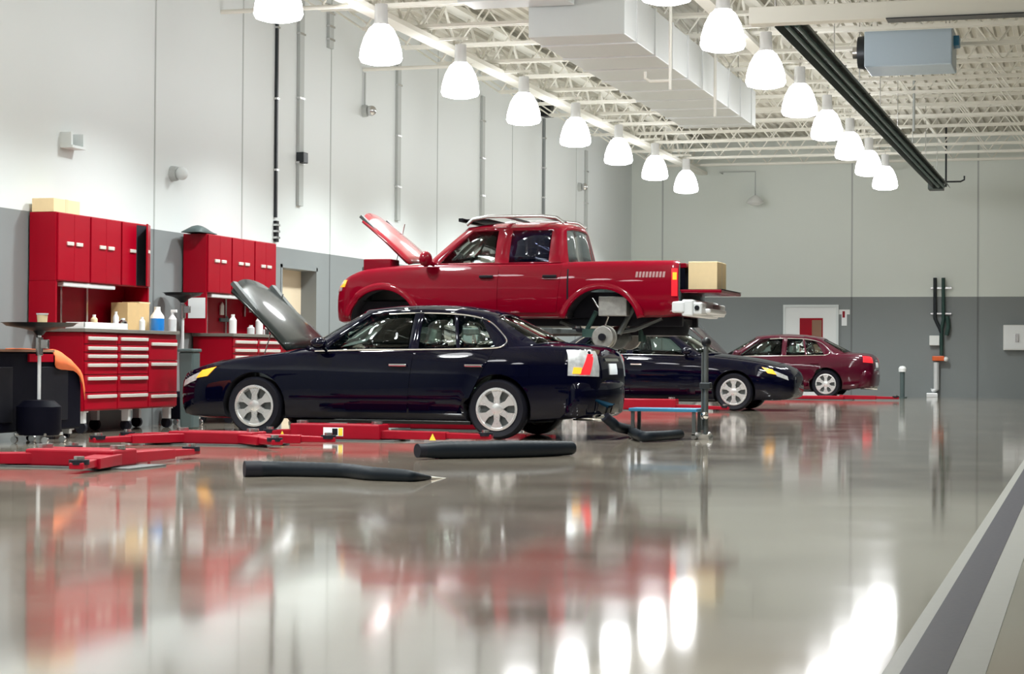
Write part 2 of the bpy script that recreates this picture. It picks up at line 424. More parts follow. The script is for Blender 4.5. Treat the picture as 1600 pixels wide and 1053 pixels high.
# ------------------------------------------------------------------ high bay lamps
def lamp_proto():
    t = thing('high_bay_lamp', '', 'ceiling lamp', group='glowing high bay lamps')
    prof = [(.10, .22), (.16, .17), (.225, .05), (.27, -.10), (.285, -.22), (.26, -.27), (.16, -.30), (.02, -.31)]
    B().lathe(prof, 32).build('dome', 'dome_glow', t, smooth=50)
    B().lathe([(.02, .50), (.085, .49), (.09, .26), (.11, .22)], 20).build('ballast_housing', 'exhaust_white', t)
    B().tube([(0, 0, .5), (0, 0, .56), (.02, 0, .6), (0, 0, .63)], .012, 8).build('hook', 'steel', t)
    B().box(-.5, .12, -.02, .02, .56, .60).cyl((0, 0, .5), (0, 0, .6), .012, n=8).build('mounting_bar', 'joist', t, smooth=0)
    ld = bpy.data.lights.new('high_bay_light', 'SPOT'); ld.energy = LAMP_W; ld.spot_size = math.radians(136); ld.spot_blend = .7; ld.shadow_soft_size = .22
    ld.color = (.93, .995, .985)
    lo = bpy.data.objects.new('lamp_light', ld); COL.objects.link(lo); lo.parent = t; lo.location = (0, 0, -.36)
    return t
lp = lamp_proto(); first = True
for X, row in ((-8.95, 'by the left wall'), (-4.4, 'in mid hall')):
    for i in range(12):
        y = 44.6 - 3.4 * i
        o = lp if first else copy_tree(lp); first = False
        o.location = (X, y, 5.03)
        o['label'] = ('glowing dome lamp, %s from the back wall, in the row %s' % (ORD[i], row)) if i else 'glowing dome lamp closest to the back wall, in the row ' + row

# ------------------------------------------------------------------ fittings on the left wall
def conduit(px, y0, y1, wd, lab, m='joint_grey', cat='conduit', box=None, depth=.05):
    yy = onX(px, (y0 + y1) / 2, XW).y; z1 = 6.3 if y0 <= 0 else onX(px, y0, XW).z; z0 = onX(px, y1, XW).z
    t = thing('wall_conduit', lab, cat, (XW, yy, z0))
    B().box(0, depth, -wd / 2, wd / 2, 0, z1 - z0).build('channel', m, t, smooth=0, bevel=.004)
    if box:
        z = onX(px, box, XW).z - z0
        B().box(0, .12, -.09, .09, z - .08, z + .08).build('junction_box', 'dark_metal', t, smooth=0, bevel=.01)
    for f in (.2, .5, .8):
        B().box(0, depth + .012, -wd / 2 - .02, wd / 2 + .02, (z1 - z0) * f - .015, (z1 - z0) * f + .015).build('clip', 'steel', t, smooth=0)
conduit(430, 0, 340, .05, 'thin dark conduit running down the left wall above the second red cabinet', 'dark_metal', depth=.04)
conduit(467, 0, 322, .17, 'wide pale grey channel on the left wall with a small dark box', box=247)
conduit(514, 0, 76, .18, 'short wide grey channel at the top of the left wall', 'joint_grey')
conduit(620, 80, 345, .16, 'pale channel on the left wall behind the truck hood')
conduit(752, 150, 345, .16, 'pale channel on the left wall above the truck cab')
conduit(848, 185, 340, .10, 'dark grey channel on the left wall below the black speaker', 'paint_grey')
conduit(914, 235, 400, .16, 'pale channel on the left wall near the corner')
conduit(429, 345, 378, .09, 'short black strap hanging on the left wall below the thin conduit', 'black_plastic')
def wall_ball(px, py, rod, lab, m='steel'):
    p = onX(px, py, XW + .14)
    t = thing('wall_strobe', lab, 'alarm strobe', (XW, p.y, p.z))
    B().cyl((0, 0, 0), (.08, 0, 0), .10, .09, n=20).build('base_plate', 'joint_grey', t)
    B().ball((.14, 0, 0), .085).build('globe', m, t)
    if rod: B().cyl((.03, 0, .09), (.03, 0, rod), .016, n=8).build('feed_pipe', 'joint_grey', t)
wall_ball(580, 173, .62, 'silver globe fitting under a thin pipe on the left wall')
wall_ball(913, 292, 0, 'small silver globe fitting on the left wall near the corner')
wall_ball(284, 271, 0, 'small white globe fitting high on the wall above the second cabinet', 'paint_white')
p = onX(105, 222, XW)
t = thing('wall_bracket', 'small pale bracket high on the wall above the first red cabinet', 'bracket', (XW, p.y, p.z))
B().box(0, .16, -.16, .16, -.08, -.05).build('shelf_plate', 'paint_white', t, smooth=0)
for s in (-1, 1): B().box(0, .14, s * .14 - .02, s * .14 + .02, -.05, .10).build('upright', 'paint_white', t, smooth=0)
p = onX(856, 165, XW + .2)
t = thing('wall_speaker', 'black loudspeaker high on the left wall beside the lamp row', 'speaker', (XW, p.y, p.z))
B().box(.08, .30, -.16, .16, -.24, .24).build('cabinet', 'black_plastic', t, smooth=0, bevel=.02)
B().box(0, .09, -.04, .04, -.04, .04).build('bracket', 'dark_metal', t, smooth=0)
p = onY(635, 63, 25.2)
# pendant on the back wall
p = onY(1180, 313, YB - .4)
t = thing('wall_lantern', 'small pale lantern hanging on an arm from the back wall', 'lantern', (p.x, YB, p.z))
B().lathe([(.05, .12), (.16, .04), (.22, -.06), (.10, -.12)], 20, Matrix.Translation((0, -.4, 0))).build('shade', 'white_plastic', t)
z = onY(1180, 268, YB - .4).z - p.z
B().tube([(0, -.4, .1), (0, -.4, z), (-.9, -.4, z), (-.9, 0, z)], .018, 8).build('arm_pipe', 'joint_grey', t)

# ------------------------------------------------------------------ on the back wall
p = onY(1319, 495, YB)
t = thing('wall_sign', 'small white sign with a red mark beside the far door', 'sign', (p.x, YB, p.z))
B().box(-.14, .14, -.02, 0, .06, .18).build('sign_top', 'white_plastic', t, smooth=0)
B().box(-.06, .07, -.02, 0, -.22, .06).build('sign_panel', 'paper', t, smooth=0)
B().box(-.04, .02, -.026, -.02, -.02, .14).build('red_mark', 'lift_red', t, smooth=0)
p0 = onY(1568, 547, YB); p1 = onY(1640, 508, YB)
t = thing('wall_cabinet', 'white wall cabinet on the grey band at the right end of the back wall', 'wall cabinet', (p0.x, YB, p0.z))
B().box(0, p1.x - p0.x, -.18, 0, 0, p1.z - p0.z).build('cabinet_body', 'white_plastic', t, smooth=0, bevel=.01)
B().box(.03, p1.x - p0.x - .03, -.195, -.18, .03, p1.z - p0.z - .03).build('cabinet_door', 'paper', t, smooth=0)
B().box(.28, .36, -.22, -.195, .2, .4).build('cabinet_latch', 'steel', t, smooth=0)
# bollard
p = onZ(1401, 623)
t = thing('bollard', 'slim grey bollard with a white cap before the back wall', 'bollard', (p.x, 47.6, 0))
h = .74
B().cyl((0, 0, 0), (0, 0, h - .08), .055, n=16).cyl((0, 0, 0), (0, 0, .02), .11).build('post', 'bin_grey', t)
B().lathe([(.09, h - .12), (.095, h - .04), (.06, h + .01), (.01, h + .02)], 16).build('cap', 'white_plastic', t)
# pipe stand on the back wall: reel / pipes
Yp = YB - .12
def bp(px, py): q = onY(px, py, Yp); return (q.x, Yp, q.z)
o0 = Vector(bp(1463, 615))
t = thing('air_pipe_drop', 'twin dark pipes joining a white pipe with an orange valve on back wall', 'pipework', (o0.x, YB, 0))
def rel(px, py, dy=0): q = bp(px, py); return (q[0] - o0.x, Yp - YB + dy, q[2])
B().tube([rel(1461, 434), rel(1461, 498), rel(1468, 512), rel(1471, 520)], .045, 10).build('pipe', 'dark_metal', t)
B().tube([rel(1474, 434), rel(1474, 500), rel(1471, 515), rel(1471, 555)], .045, 10).build('pipe', 'green_dark', t)
B().tube([rel(1480, 494), rel(1482, 510), rel(1479, 524)], .05, 10).build('hose_loop', 'green_dark', t)
b = B(); q = rel(1468, 560); b.box(q[0] - .17, q[0] + .12, -.22, -.04, q[2] - .06, q[2] + .06); b.build('valve', 'orange_paint', t, smooth=0, bevel=.02)
q = rel(1475, 561); B().ball((q[0] + .05, -.18, q[2]), .06).build('gauge', 'white_plastic', t)
B().tube([rel(1463, 566), rel(1463, 608), rel(1456, 611)], .07, 12).build('drain_pipe', 'exhaust_white', t)
q = rel(1458, 612); B().box(q[0] - .15, q[0] + .12, -.25, -.02, 0, .10).build('pipe_foot', 'exhaust_white', t, smooth=0, bevel=.01)
q = rel(1460, 532); B().box(q[0] - .12, q[0] + .12, -.14, -.0, q[2] - .12, q[2] + .12).build('switch_box', 'white_plastic', t, smooth=0, bevel=.01)
for z in (rel(1461, 450)[2], rel(1461, 490)[2]): B().box(-.15, .35, -.10, 0, z - .02, z + .02).build('pipe_clamp', 'steel', t, smooth=0)

exec_objects = True
# ================================================================== vehicles
def loft(name, st, L):
    """closed body from stations (x, half width, bottom z, shoulder z, centre z)"""
    xs = [s[0] for s in st]; fs = [pchip(xs, [s[i] for s in st]) for i in range(1, 5)]
    X = sorted(set([xs[0], xs[-1]] + xs + [xs[0] + (xs[-1] - xs[0]) * i / 56 for i in range(57)]))
    X = [x for i, x in enumerate(X) if i == 0 or x - X[i - 1] > .012 or x == xs[-1]]
    rows = []
    def sec(x):
        w, zb, zs, zc = [f(x) for f in fs]; h = zs - zb
        half = [(0, zb), (.8 * w, zb), (.93 * w, zb + .03 * h), (.975 * w, zb + .14 * h), (.995 * w, zb + .30 * h), (w, zb + .48 * h), (w, zb + .62 * h),
                (.988 * w, zb + .76 * h), (.965 * w, zb + .90 * h), (.94 * w, zs - .03), (.915 * w, zs - .006), (.875 * w, zs + .006), (.5 * w, zs + (zc - zs) * .75), (0, zc)]
        return half
    v = []; f = []
    for x in X:
        h = sec(x); ring = [(-y, z) for y, z in h] + [(y, z) for y, z in h[-2:0:-1]]
        v += [(x, y, z) for y, z in ring]
    n = len(ring)
    for i in range(len(X) - 1):
        for j in range(n): f.append((i * n + j, i * n + (j + 1) % n, (i + 1) * n + (j + 1) % n, (i + 1) * n + j))
    f.append(tuple(range(n))); f.append(tuple(range((len(X) - 1) * n, len(X) * n))[::-1])
    b = B(); b.add(v, f)
    return b, fs
def cutter_cyl(x, y0, y1, z, r):
    me = B().cyl((x, y0, z), (x, y1, z), r, n=40).mesh(); return link('cut', me)
def cutter_box(*a):
    return link('cut', B().box(*a).mesh())
class Skin:
    """finished body surface, to lay panels and lamps on"""
    def __init__(s, o, root):
        s.t = BVHTree.FromPolygons([v.co.copy() for v in o.data.vertices], [tuple(p.vertices) for p in o.data.polygons]); s.root = root
    def patch(s, name, m, corners, d, n=6, k=4, off=.006, parent=None, smooth=40, both=False):
        """corners: 4 points (a b along the bottom, c d back along the top), d: direction in which they are pressed on the skin"""
        out = None
        for sg in ((1, -1) if both else (1,)):
            dd = Vector((d[0], d[1] * sg, d[2])).normalized(); cs = [Vector((c[0], c[1] * sg, c[2])) for c in corners]; rows = []
            for i in range(k + 1):
                r = []
                for j in range(n + 1):
                    u, t = j / n, i / k
                    p = (cs[0] * (1 - u) + cs[1] * u) * (1 - t) + (cs[3] * (1 - u) + cs[2] * u) * t
                    h = s.t.ray_cast(p - dd * 1.2, dd)
                    q = h[0] if h[0] is not None else p
                    r.append(q - dd * off)
                rows.append(r)
            b = B(); b.sheet(rows)
            # rim of the panel, turned back onto the skin
            per = rows[0] + [r[-1] for r in rows[1:]] + rows[-1][-2::-1] + [r[0] for r in rows[-2:0:-1]]
            ins = [p + dd * (off + .012) for p in per]; N = len(per)
            b.add(per + ins, [(i, (i + 1) % N, N + (i + 1) % N, N + i) for i in range(N)])
            out = b.build(name, m, parent or s.root, smooth=smooth)
        return out
def cut_body(name, st, L, paint, root, wheels, wr, cabin, extra=(), well=None):
    b, fs = loft(name, st, L)
    o = b.build(name, [paint, 'well_and_shade', 'dash'], root, smooth=0)
    cut = []
    wd = max(s[1] for s in st)
    for x, z in wheels:
        for sg in (-1, 1): cut.append(cutter_cyl(x, sg * (wd - .34), sg * (wd + .1), z, wr))
    cut.append(cutter_box(*cabin))
    for e in extra: cut.append(cutter_box(*e))
    for c in cut: c.parent = root
    boolean(o, cut)
    me = o.data
    while len(me.materials) < 3: me.materials.append(MAT['dash'])
    for k, nm in enumerate((paint, 'well_and_shade', 'dash')): me.materials[k] = MAT[nm]
    for p in me.polygons:
        c = p.center; p.material_index = 0
        for x, z in wheels:
            if math.hypot(c.x - x, c.z - z) < wr + .02 and abs(c.y) < wd - .012 and abs(abs(p.normal.y)) < .999 and math.hypot(p.normal.x * (c.x - x), p.normal.z * (c.z - z)) > 0:
                r = math.hypot(c.x - x, c.z - z)
                if abs(p.normal.y) < .15 and abs(r - wr) < .03: p.material_index = 1
            if math.hypot(c.x - x, c.z - z) < wr and abs(abs(c.y) - (wd - .34)) < .01: p.material_index = 1
        for bx in (cabin,) + tuple(extra):
            if bx[0] - .004 <= c.x <= bx[1] + .004 and bx[2] - .004 <= c.y <= bx[3] + .004 and c.z < bx[5] and c.z >= bx[4] - .004: p.material_index = 2
    me.shade_smooth(); me.set_sharp_from_angle(angle=math.radians(32))
    return o
def wheel(root, x, y, z, r, side, rr=.225, m='rim_silver', steer=0, spokes=6):
    t = B()      # axis along y, outer face towards side
    wdt = .10
    prof = [(rr, -wdt), (r - .03, -wdt - .01), (r - .004, -wdt * .75), (r, -wdt * .3), (r, wdt * .3), (r - .004, wdt * .75), (r - .03, wdt + .01), (rr + .012, wdt - .004), (rr, wdt - .01)]
    Mx = Matrix.Rotation(PI / 2 * (1 if side < 0 else -1), 4, 'X')
    t.lathe(prof, 44, Mx, cap=False)
    w_ = t.build('wheel', 'rubber', root, smooth=35); w_.location = (x, y, z); w_.rotation_euler = (0, 0, steer)
    # rim disc: rim ring, hub and wide spokes; dark barrel behind
    b = B()
    b.lathe([(rr + .004, wdt - .01), (rr + .006, wdt + .006), (rr - .016, wdt + .008), (rr - .030, wdt - .012), (rr - .034, wdt - .05)], 44, Mx, cap=False)
    b.lathe([(.075, wdt - .03), (.07, wdt - .006), (.03, wdt + .004), (.001, wdt + .004)], 24, Mx, cap=False)
    for i in range(spokes):
        a = 2 * PI * (i + .5) / spokes
        Ms = Mx @ Matrix.Rotation(a, 4, 'Z')
        n = [(.05, -.036), (rr * .55, -.030), (rr - .022, -.066), (rr - .022, .066), (rr * .55, .030), (.05, .036)]
        b.prism(n, wdt - .030, wdt - .004, Ms)
    b.build('rim', m, w_, smooth=30)
    d = B().lathe([(rr - .01, wdt - .05), (.001, wdt - .06)], 32, Mx, cap=False); d.lathe([(.10, wdt - .058), (.09, wdt - .035)], 20, Mx)
    d.build('brake_disc', 'under_metal', w_)
    return w_

def greenhouse(root, loop, zc, paint, glasses, rails=None, thick=.02):
    """loop: (base, top, tag) per strip start around the near half, front centre to rear centre; far half is mirrored"""
    T = [0, .05, .3, .62, .93, 1]
    def col(b_, t_, sg, bulge):
        b_ = Vector(b_); t_ = Vector(t_); r = []
        for t in T:
            p = b_.lerp(t_, t); p.y -= math.sin(PI * t) * bulge
            r.append(Vector((p.x, p.y * -sg if False else (p.y if sg > 0 else -p.y), p.z)))
        return r
    pill = B(); G = {}
    for sg in (1, -1):
        C_ = [col(a[0], a[1], sg, 0.0 if abs(a[0][1]) < .01 else .022) for a in loop]
        for i in range(len(loop) - 1):
            tg = loop[i][2]
            for j in range(5):
                q = [C_[i][j], C_[i + 1][j], C_[i + 1][j + 1], C_[i][j + 1]]
                if tg and 0 < j < 4: G.setdefault((tg, sg), B()).add(q, [(0, 1, 2, 3)])
                else: pill.add(q, [(0, 1, 2, 3)])
        # roof
        for i in range(len(loop) - 1):
            a, c = C_[i][-1], C_[i + 1][-1]; qa = []; 
            for p in (a, c):
                z = zc(p.x); qa.append([p, Vector((p.x, p.y * .75, p.z + (z - p.z) * .55)), Vector((p.x, p.y * .4, p.z + (z - p.z) * .9)), Vector((p.x, 0, z))])
            for j in range(3):
                pill.add([qa[0][j], qa[1][j], qa[1][j + 1], qa[0][j + 1]], [(0, 1, 2, 3)])
    def weld(b):
        me = b.mesh(); bm = bmesh.new(); bm.from_mesh(me); bmesh.ops.remove_doubles(bm, verts=bm.verts, dist=.0008)
        bmesh.ops.dissolve_degenerate(bm, edges=bm.edges, dist=.0005)
        bmesh.ops.recalc_face_normals(bm, faces=bm.faces); bm.to_mesh(me); bm.free()
        me.shade_smooth(); me.set_sharp_from_angle(angle=math.radians(40)); return me
    o = link('roof', weld(pill), paint, root); k = o.modifiers.new('solid', 'SOLIDIFY'); k.thickness = thick; k.offset = 0
    for (tg, sg), b in G.items():
        o = link(tg, weld(b), glasses.get(tg, 'glass_green'), root)
        k = o.modifiers.new('solid', 'SOLIDIFY'); k.thickness = .004; k.offset = 0

def seats(root, x_front, x_rear, z0, hw, m='seat_cloth', h=.62):
    for s in (-1, 1):
        b = B(); b.box(-.25, .25, -.24, .24, 0, .16)
        Mb = Matrix.Translation((.24, 0, .12)) @ Matrix.Rotation(math.radians(14), 4, 'Y')
        b.box(-.06, .06, -.23, .23, 0, h, Mb); b.box(-.05, .05, -.12, .12, h + .03, h + .19, Mb)
        o = b.build('front_seat', m, root, bevel=.03, smooth=0); o.location = (x_front, s * hw * .48, z0)
    b = B(); b.box(-.25, .22, -hw * .88, hw * .88, 0, .16)
    Mb = Matrix.Translation((.22, 0, .12)) @ Matrix.Rotation(math.radians(18), 4, 'Y')
    b.box(-.07, .07, -hw * .88, hw * .88, 0, h - .08, Mb)
    for y in (-.5, .5): b.box(-.05, .05, y * hw - .11, y * hw + .11, h - .06, h + .06, Mb)
    o = b.build('rear_seat', m, root, bevel=.03, smooth=0); o.location = (x_rear, 0, z0)
    b = B(); Mw = Matrix.Translation((x_front - .48, -hw * .48, z0 + .47)) @ Matrix.Rotation(math.radians(-62), 4, 'Y')
    b.tube([Mw @ Vector((.19 * math.cos(a), .19 * math.sin(a), 0)) for a in [2 * PI * i / 24 for i in range(25)]], .016, 8)
    b.box(-.18, .18, -.02, .02, -.01, .01, Mw); b.cyl(Mw @ Vector((0, 0, 0)), Mw @ Vector((0, 0, -.3)), .03)
    b.build('steering_wheel', 'black_plastic', root)
def hood_panel(root, hinge, length, hw, ang, m, crown=.05, nose=.10, thick=.025, under='under_metal', bend=.10):
    """hood hinged at its rear edge and standing open"""
    rows = []
    for i in range(9):
        u = i / 8; r = []
        for j in range(11):
            v = j / 10 * 2 - 1
            w_ = hw * (1 - .10 * u * u)
            x = -(length * u) + nose * u * v * v
            z = crown * (1 - v * v) * (1 - .3 * u) - bend * u * u - .02 * v**4
            r.append(Vector((x, v * w_, z)))
        rows.append(r)
    b = B(); b.sheet(rows)
    o = b.build('hood', m, root, smooth=40); o.location = hinge; o.rotation_euler = (0, math.radians(ang), 0)
    k = o.modifiers.new('solid', 'SOLIDIFY'); k.thickness = thick; k.offset = 1 if False else -1
    # inner frame
    f = B()
    for v in (-.78, .78): f.box(-length * .92, -.06, v * hw - .05, v * hw + .05, -.055 - bend * .35, -.03 - bend * .1)
    for u in (.12, .82): f.box(-length * u - .05, -length * u + .05, -hw * .8, hw * .8, -.05 - bend * u * u, -.025 - bend * u * u)
    fo = f.build('hood_frame', under, o, smooth=0)
    return o

def sedan(name, label, cat, loc, rotz, paint, hood_ang=None, near=-1, hoodm=None, lamp_lit=True, tail='altima'):
    R_ = thing(name, label, cat, loc, rotz)
    W_ = .895; wx = ((1.0, .325), (3.81, .325)); L = 4.86
    st = [(0, .56, .30, .56, .60), (.03, .66, .24, .63, .68), (.09, .735, .21, .68, .735), (.20, .80, .19, .72, .79), (.40, .85, .18, .775, .84), (.70, .88, .18, .83, .90), (1.0, .893, .18, .87, .94),
          (1.35, W_, .18, .905, .975), (1.7, W_, .18, .93, .985), (2.6, W_, .18, .955, 1.0), (3.4, W_, .18, .975, 1.02), (3.9, .89, .18, .99, 1.04), (4.3, .875, .20, .995, 1.045), (4.6, .845, .23, .985, 1.035),
          (4.74, .80, .26, .965, 1.01), (4.82, .74, .30, .90, .935), (4.855, .66, .34, .80, .83), (4.87, .58, .40, .72, .74)]
    eng = ((.42, 1.33, -.62, .62, .50, 1.2),) if hood_ang is not None else ()
    body = cut_body('body', st, L, paint, R_, wx, .375, (1.72, 3.72, -.70, .70, .36, 1.4), eng)
    sk = Skin(body, R_)
    # doors
    n = (0, 1, 0)
    for nm, c in (('front_door', [(1.66, -.9, .27), (2.79, -.9, .27), (2.86, -.9, .93), (1.74, -.9, .905)]), ('rear_door', [(2.815, -.9, .27), (3.42, -.9, .27), (3.76, -.9, .955), (2.885, -.9, .93)])):
        for sg in (-1, 1):
            cc = [(x, y * -sg, z) for x, y, z in c]
            d = sk.patch(nm, paint, cc, (0, -sg, 0), 10, 8, .007)
            hx = c[2][0] - .16 if nm == 'front_door' else c[2][0] - .20
            b = B(); b.box(hx - .10, hx + .10, sg * (W_ + .006), sg * (W_ + .034), .775, .802); b.build('door_handle', 'chrome' if paint != 'maroon' else paint, d, bevel=.008, smooth=0)  # chrome on black cars paints in the highlights of body-coloured handles
    # bumper lines, side skirt, seams
    sk.patch('fuel_door', paint, [(4.02, -.9, .66), (4.17, -.9, .66), (4.17, -.9, .80), (4.02, -.9, .80)], n, 4, 4, .005)
    for sg in (-1, 1):
        dd = (0, -sg, 0)
        sk.patch('front_marker_lamp', 'amber' if lamp_lit else 'clear_lens', [(.24, sg * .9, .625), (.40, sg * .9, .65), (.50, sg * .9, .755), (.31, sg * .9, .715)], (.35, -sg, 0), 5, 3, .010)
        sk.patch('headlight', 'clear_lens', [(.04, sg * .80, .53), (.22, sg * .9, .60), (.27, sg * .9, .695), (.06, sg * .8, .60)], (.55, -sg, 0), 5, 3, .010)
        # tail lamps
        c = [(4.60, sg * .86, .69), (4.86, sg * .60, .68), (4.80, sg * .50, .955), (4.56, sg * .80, .965)]
        if tail == 'red': c = [(4.64, sg * .82, .82), (4.80, sg * .62, .80), (4.76, sg * .48, .94), (4.60, sg * .76, .965)]
        t = sk.patch('tail_lamp', 'red_lens' if tail == 'red' else 'clear_lens', c, (-.75, -sg * .66, 0), 6, 5, .012)
        c2 = [(4.67, sg * .79, .70), (4.745, sg * .71, .70), (4.755, sg * .62, .92), (4.70, sg * .68, .92)]
        if tail != 'red': sk.patch('red_lens', 'red_lens', c2, (-.75, -sg * .66, 0), 4, 4, .016, parent=t)
        c3 = [(4.625, sg * .835, .71), (4.68, sg * .785, .71), (4.675, sg * .76, .775), (4.62, sg * .81, .78)]
        if tail != 'red': sk.patch('turn_lens', 'amber', c3, (-.75, -sg * .66, 0), 3, 3, .020, parent=t)
        # mirrors
        b = B(); b.ball((0, 0, 0), .09, .10, .065); b.box(-.02, .04, -.14 * -sg * -1 if False else -.02, .02, -.05, 0); b.cyl((.02, -sg * .02, -.03), (.04, -sg * .14, -.07), .025)
        o = b.build('side_mirror', paint, R_, smooth=50); o.location = (1.80, sg * .955, 1.02)
    # rear end: plate recess, trunk lid, bumper
    sk.patch('trunk_lid', paint, [(4.9, -.50, .66), (4.9, .50, .66), (4.85, .52, .97), (4.85, -.52, .97)], (-1, 0, 0), 8, 6, .008)
    t = sk.patch('license_plate', 'paper', [(4.9, -.16, .70), (4.9, .16, .70), (4.9, .16, .82), (4.9, -.16, .82)], (-1, 0, 0), 3, 3, .02)
    sk.patch('plate_chrome', 'chrome', [(4.9, -.30, .845), (4.9, .30, .845), (4.88, .30, .875), (4.88, -.30, .875)], (-1, 0, 0), 6, 1, .02)
    pts = []
    for i in range(25):
        a = -PI / 2 + PI * i / 24; y = .80 * math.sin(a); x = 4.55 + .35 * max(0, math.cos(a)) ** .45; pts.append((x, y))
    rows = []
    for z, e in ((.24, -.06), (.28, .0), (.40, .02), (.52, .025), (.60, .015), (.64, -.02)): rows.append([Vector((x + e * .9, y * (1 + e * .6) * 1.04, z)) for x, y in pts])
    B().sheet(rows).build('rear_bumper', paint, R_, smooth=45, solid=.03)
    for y in (-.45,): B().cyl((4.55, y, .24), (4.93, y, .23), .035, n=14, cap=False).build('tailpipe', 'chrome', R_, solid=.004)
    # glasshouse
    lp_ = [((1.38, 0, .975), (2.13, 0, 1.400), 'windshield'), ((1.43, -.42, .97), (2.15, -.32, 1.395), 'windshield'), ((1.58, -.70, .945), (2.22, -.51, 1.375), None), ((1.66, -.79, .925), (2.27, -.555, 1.36), None),
           ((1.78, -.80, .925), (2.31, -.565, 1.368), 'front_window'), ((2.20, -.815, .935), (2.52, -.575, 1.385), 'front_window'), ((2.79, -.815, .94), (2.80, -.585, 1.392), None), ((2.90, -.815, .945), (2.90, -.585, 1.392), 'rear_window'),
           ((3.34, -.815, .95), (3.24, -.575, 1.38), None), ((3.38, -.812, .95), (3.28, -.572, 1.378), 'quarter_window'), ((3.78, -.80, .965), (3.52, -.56, 1.345), None), ((3.95, -.78, .975), (3.62, -.54, 1.325), None),
           ((4.22, -.66, 1.005), (3.68, -.48, 1.325), 'back_window'), ((4.29, -.38, 1.03), (3.66, -.28, 1.355), 'back_window'), ((4.31, 0, 1.035), (3.65, 0, 1.365), None)]
    zc = pchip([1.9, 2.13, 2.5, 2.9, 3.3, 3.66, 3.8], [1.38, 1.405, 1.445, 1.455, 1.435, 1.37, 1.33])
    greenhouse(R_, lp_, zc, paint, {})
    # belt trim and window surround
    for sg in (-1, 1):
        pts = [(1.70, sg * .822, .935), (2.2, sg * .840, .95), (2.9, sg * .842, .958), (3.4, sg * .840, .968), (3.80, sg * .825, .982), (3.90, sg * .80, 1.05), (3.80, sg * .745, 1.17), (3.62, sg * .655, 1.285), (3.3, sg * .615, 1.345), (2.85, sg * .61, 1.36), (2.5, sg * .62, 1.345)]
        f = [pchip(range(len(pts)), [p[i] for p in pts]) for i in range(3)]
        B().tube([tuple(g(k / 4) for g in f) for k in range(4 * len(pts) - 3)], .008, 6).build('window_trim', 'chrome', R_)
    seats(R_, 2.55, 3.35, .38, .80, 'seat_cloth', .52)
    B().box(1.60, 1.95, -.70, .70, .70, .96).build('dashboard', 'dash', R_, bevel=.06, smooth=0)
    # wheels
    for x, z in wx:
        for sg in (-1, 1): wheel(R_, x, sg * (W_ - .125), z, .325, sg, steer=0)
    # underside
    b = B(); b.box(1.4, 3.4, -.5, .5, .14, .19); b.cyl((1.0, -.7, .32), (1.0, .7, .32), .04); b.cyl((3.81, -.7, .30), (3.81, .7, .30), .05); b.tube([(1.6, -.1, .17), (3.6, -.1, .17), (4.3, -.4, .22)], .04)
    b.build('underbody', 'under_metal', R_, smooth=0)
    hx, hz = 1.34, .965
    if hood_ang is not None:
        hood_panel(R_, (hx, 0, hz), 1.14, .70, hood_ang, hoodm or paint, bend=.09, nose=.17, crown=.03)
        b = B(); b.box(.55, 1.15, -.32, .32, .52, .80); b.box(.62, 1.05, -.22, .2, .80, .86); b.cyl((.75, -.45, .5), (.75, -.45, .84), .08); b.box(.45, .52, -.5, .5, .5, .76)
        b.build('engine', 'under_metal', R_, bevel=.02, smooth=0)
        a = math.radians(hood_ang); px = hx - .95 * math.cos(a); pz = hz + .95 * math.sin(a)
        B().cyl((.46, .52, .74), (px + .05, .50, pz - .06), .008, n=6).build('prop_rod', 'steel', R_)
    else:
        sk.patch('hood', paint, [(.30, -.62, .9), (1.36, -.70, 1.1), (1.36, .70, 1.1), (.30, .62, .9)], (0, 0, -1), 10, 10, .006)
    sk.patch('grille', 'trim_black', [(-.02, -.32, .48), (-.02, .32, .48), (0, .32, .60), (0, -.32, .60)], (1, 0, 0), 6, 3, .008)
    return R_

YS = 20.0
car1 = sedan('sedan', 'glossy black sedan with its hood raised, standing beside the thick black floor hose', 'car', (-9.87, YS + .895, 0), 0, 'car_black', 48, hoodm='hood_black_sheen')
car2 = sedan('sedan', 'black sedan facing right, half hidden behind the nearer black sedan and the truck', 'car', (-4.82, 33.2 + .895, 0), PI, 'car_black', None)
car3 = sedan('sedan', 'dark maroon sedan with raised hood in front of the far wall door', 'car', (-9.52, 44.6 + .895, 0.02), 0, 'maroon', 48, hoodm='hood_maroon_sheen', lamp_lit=False, tail='red')

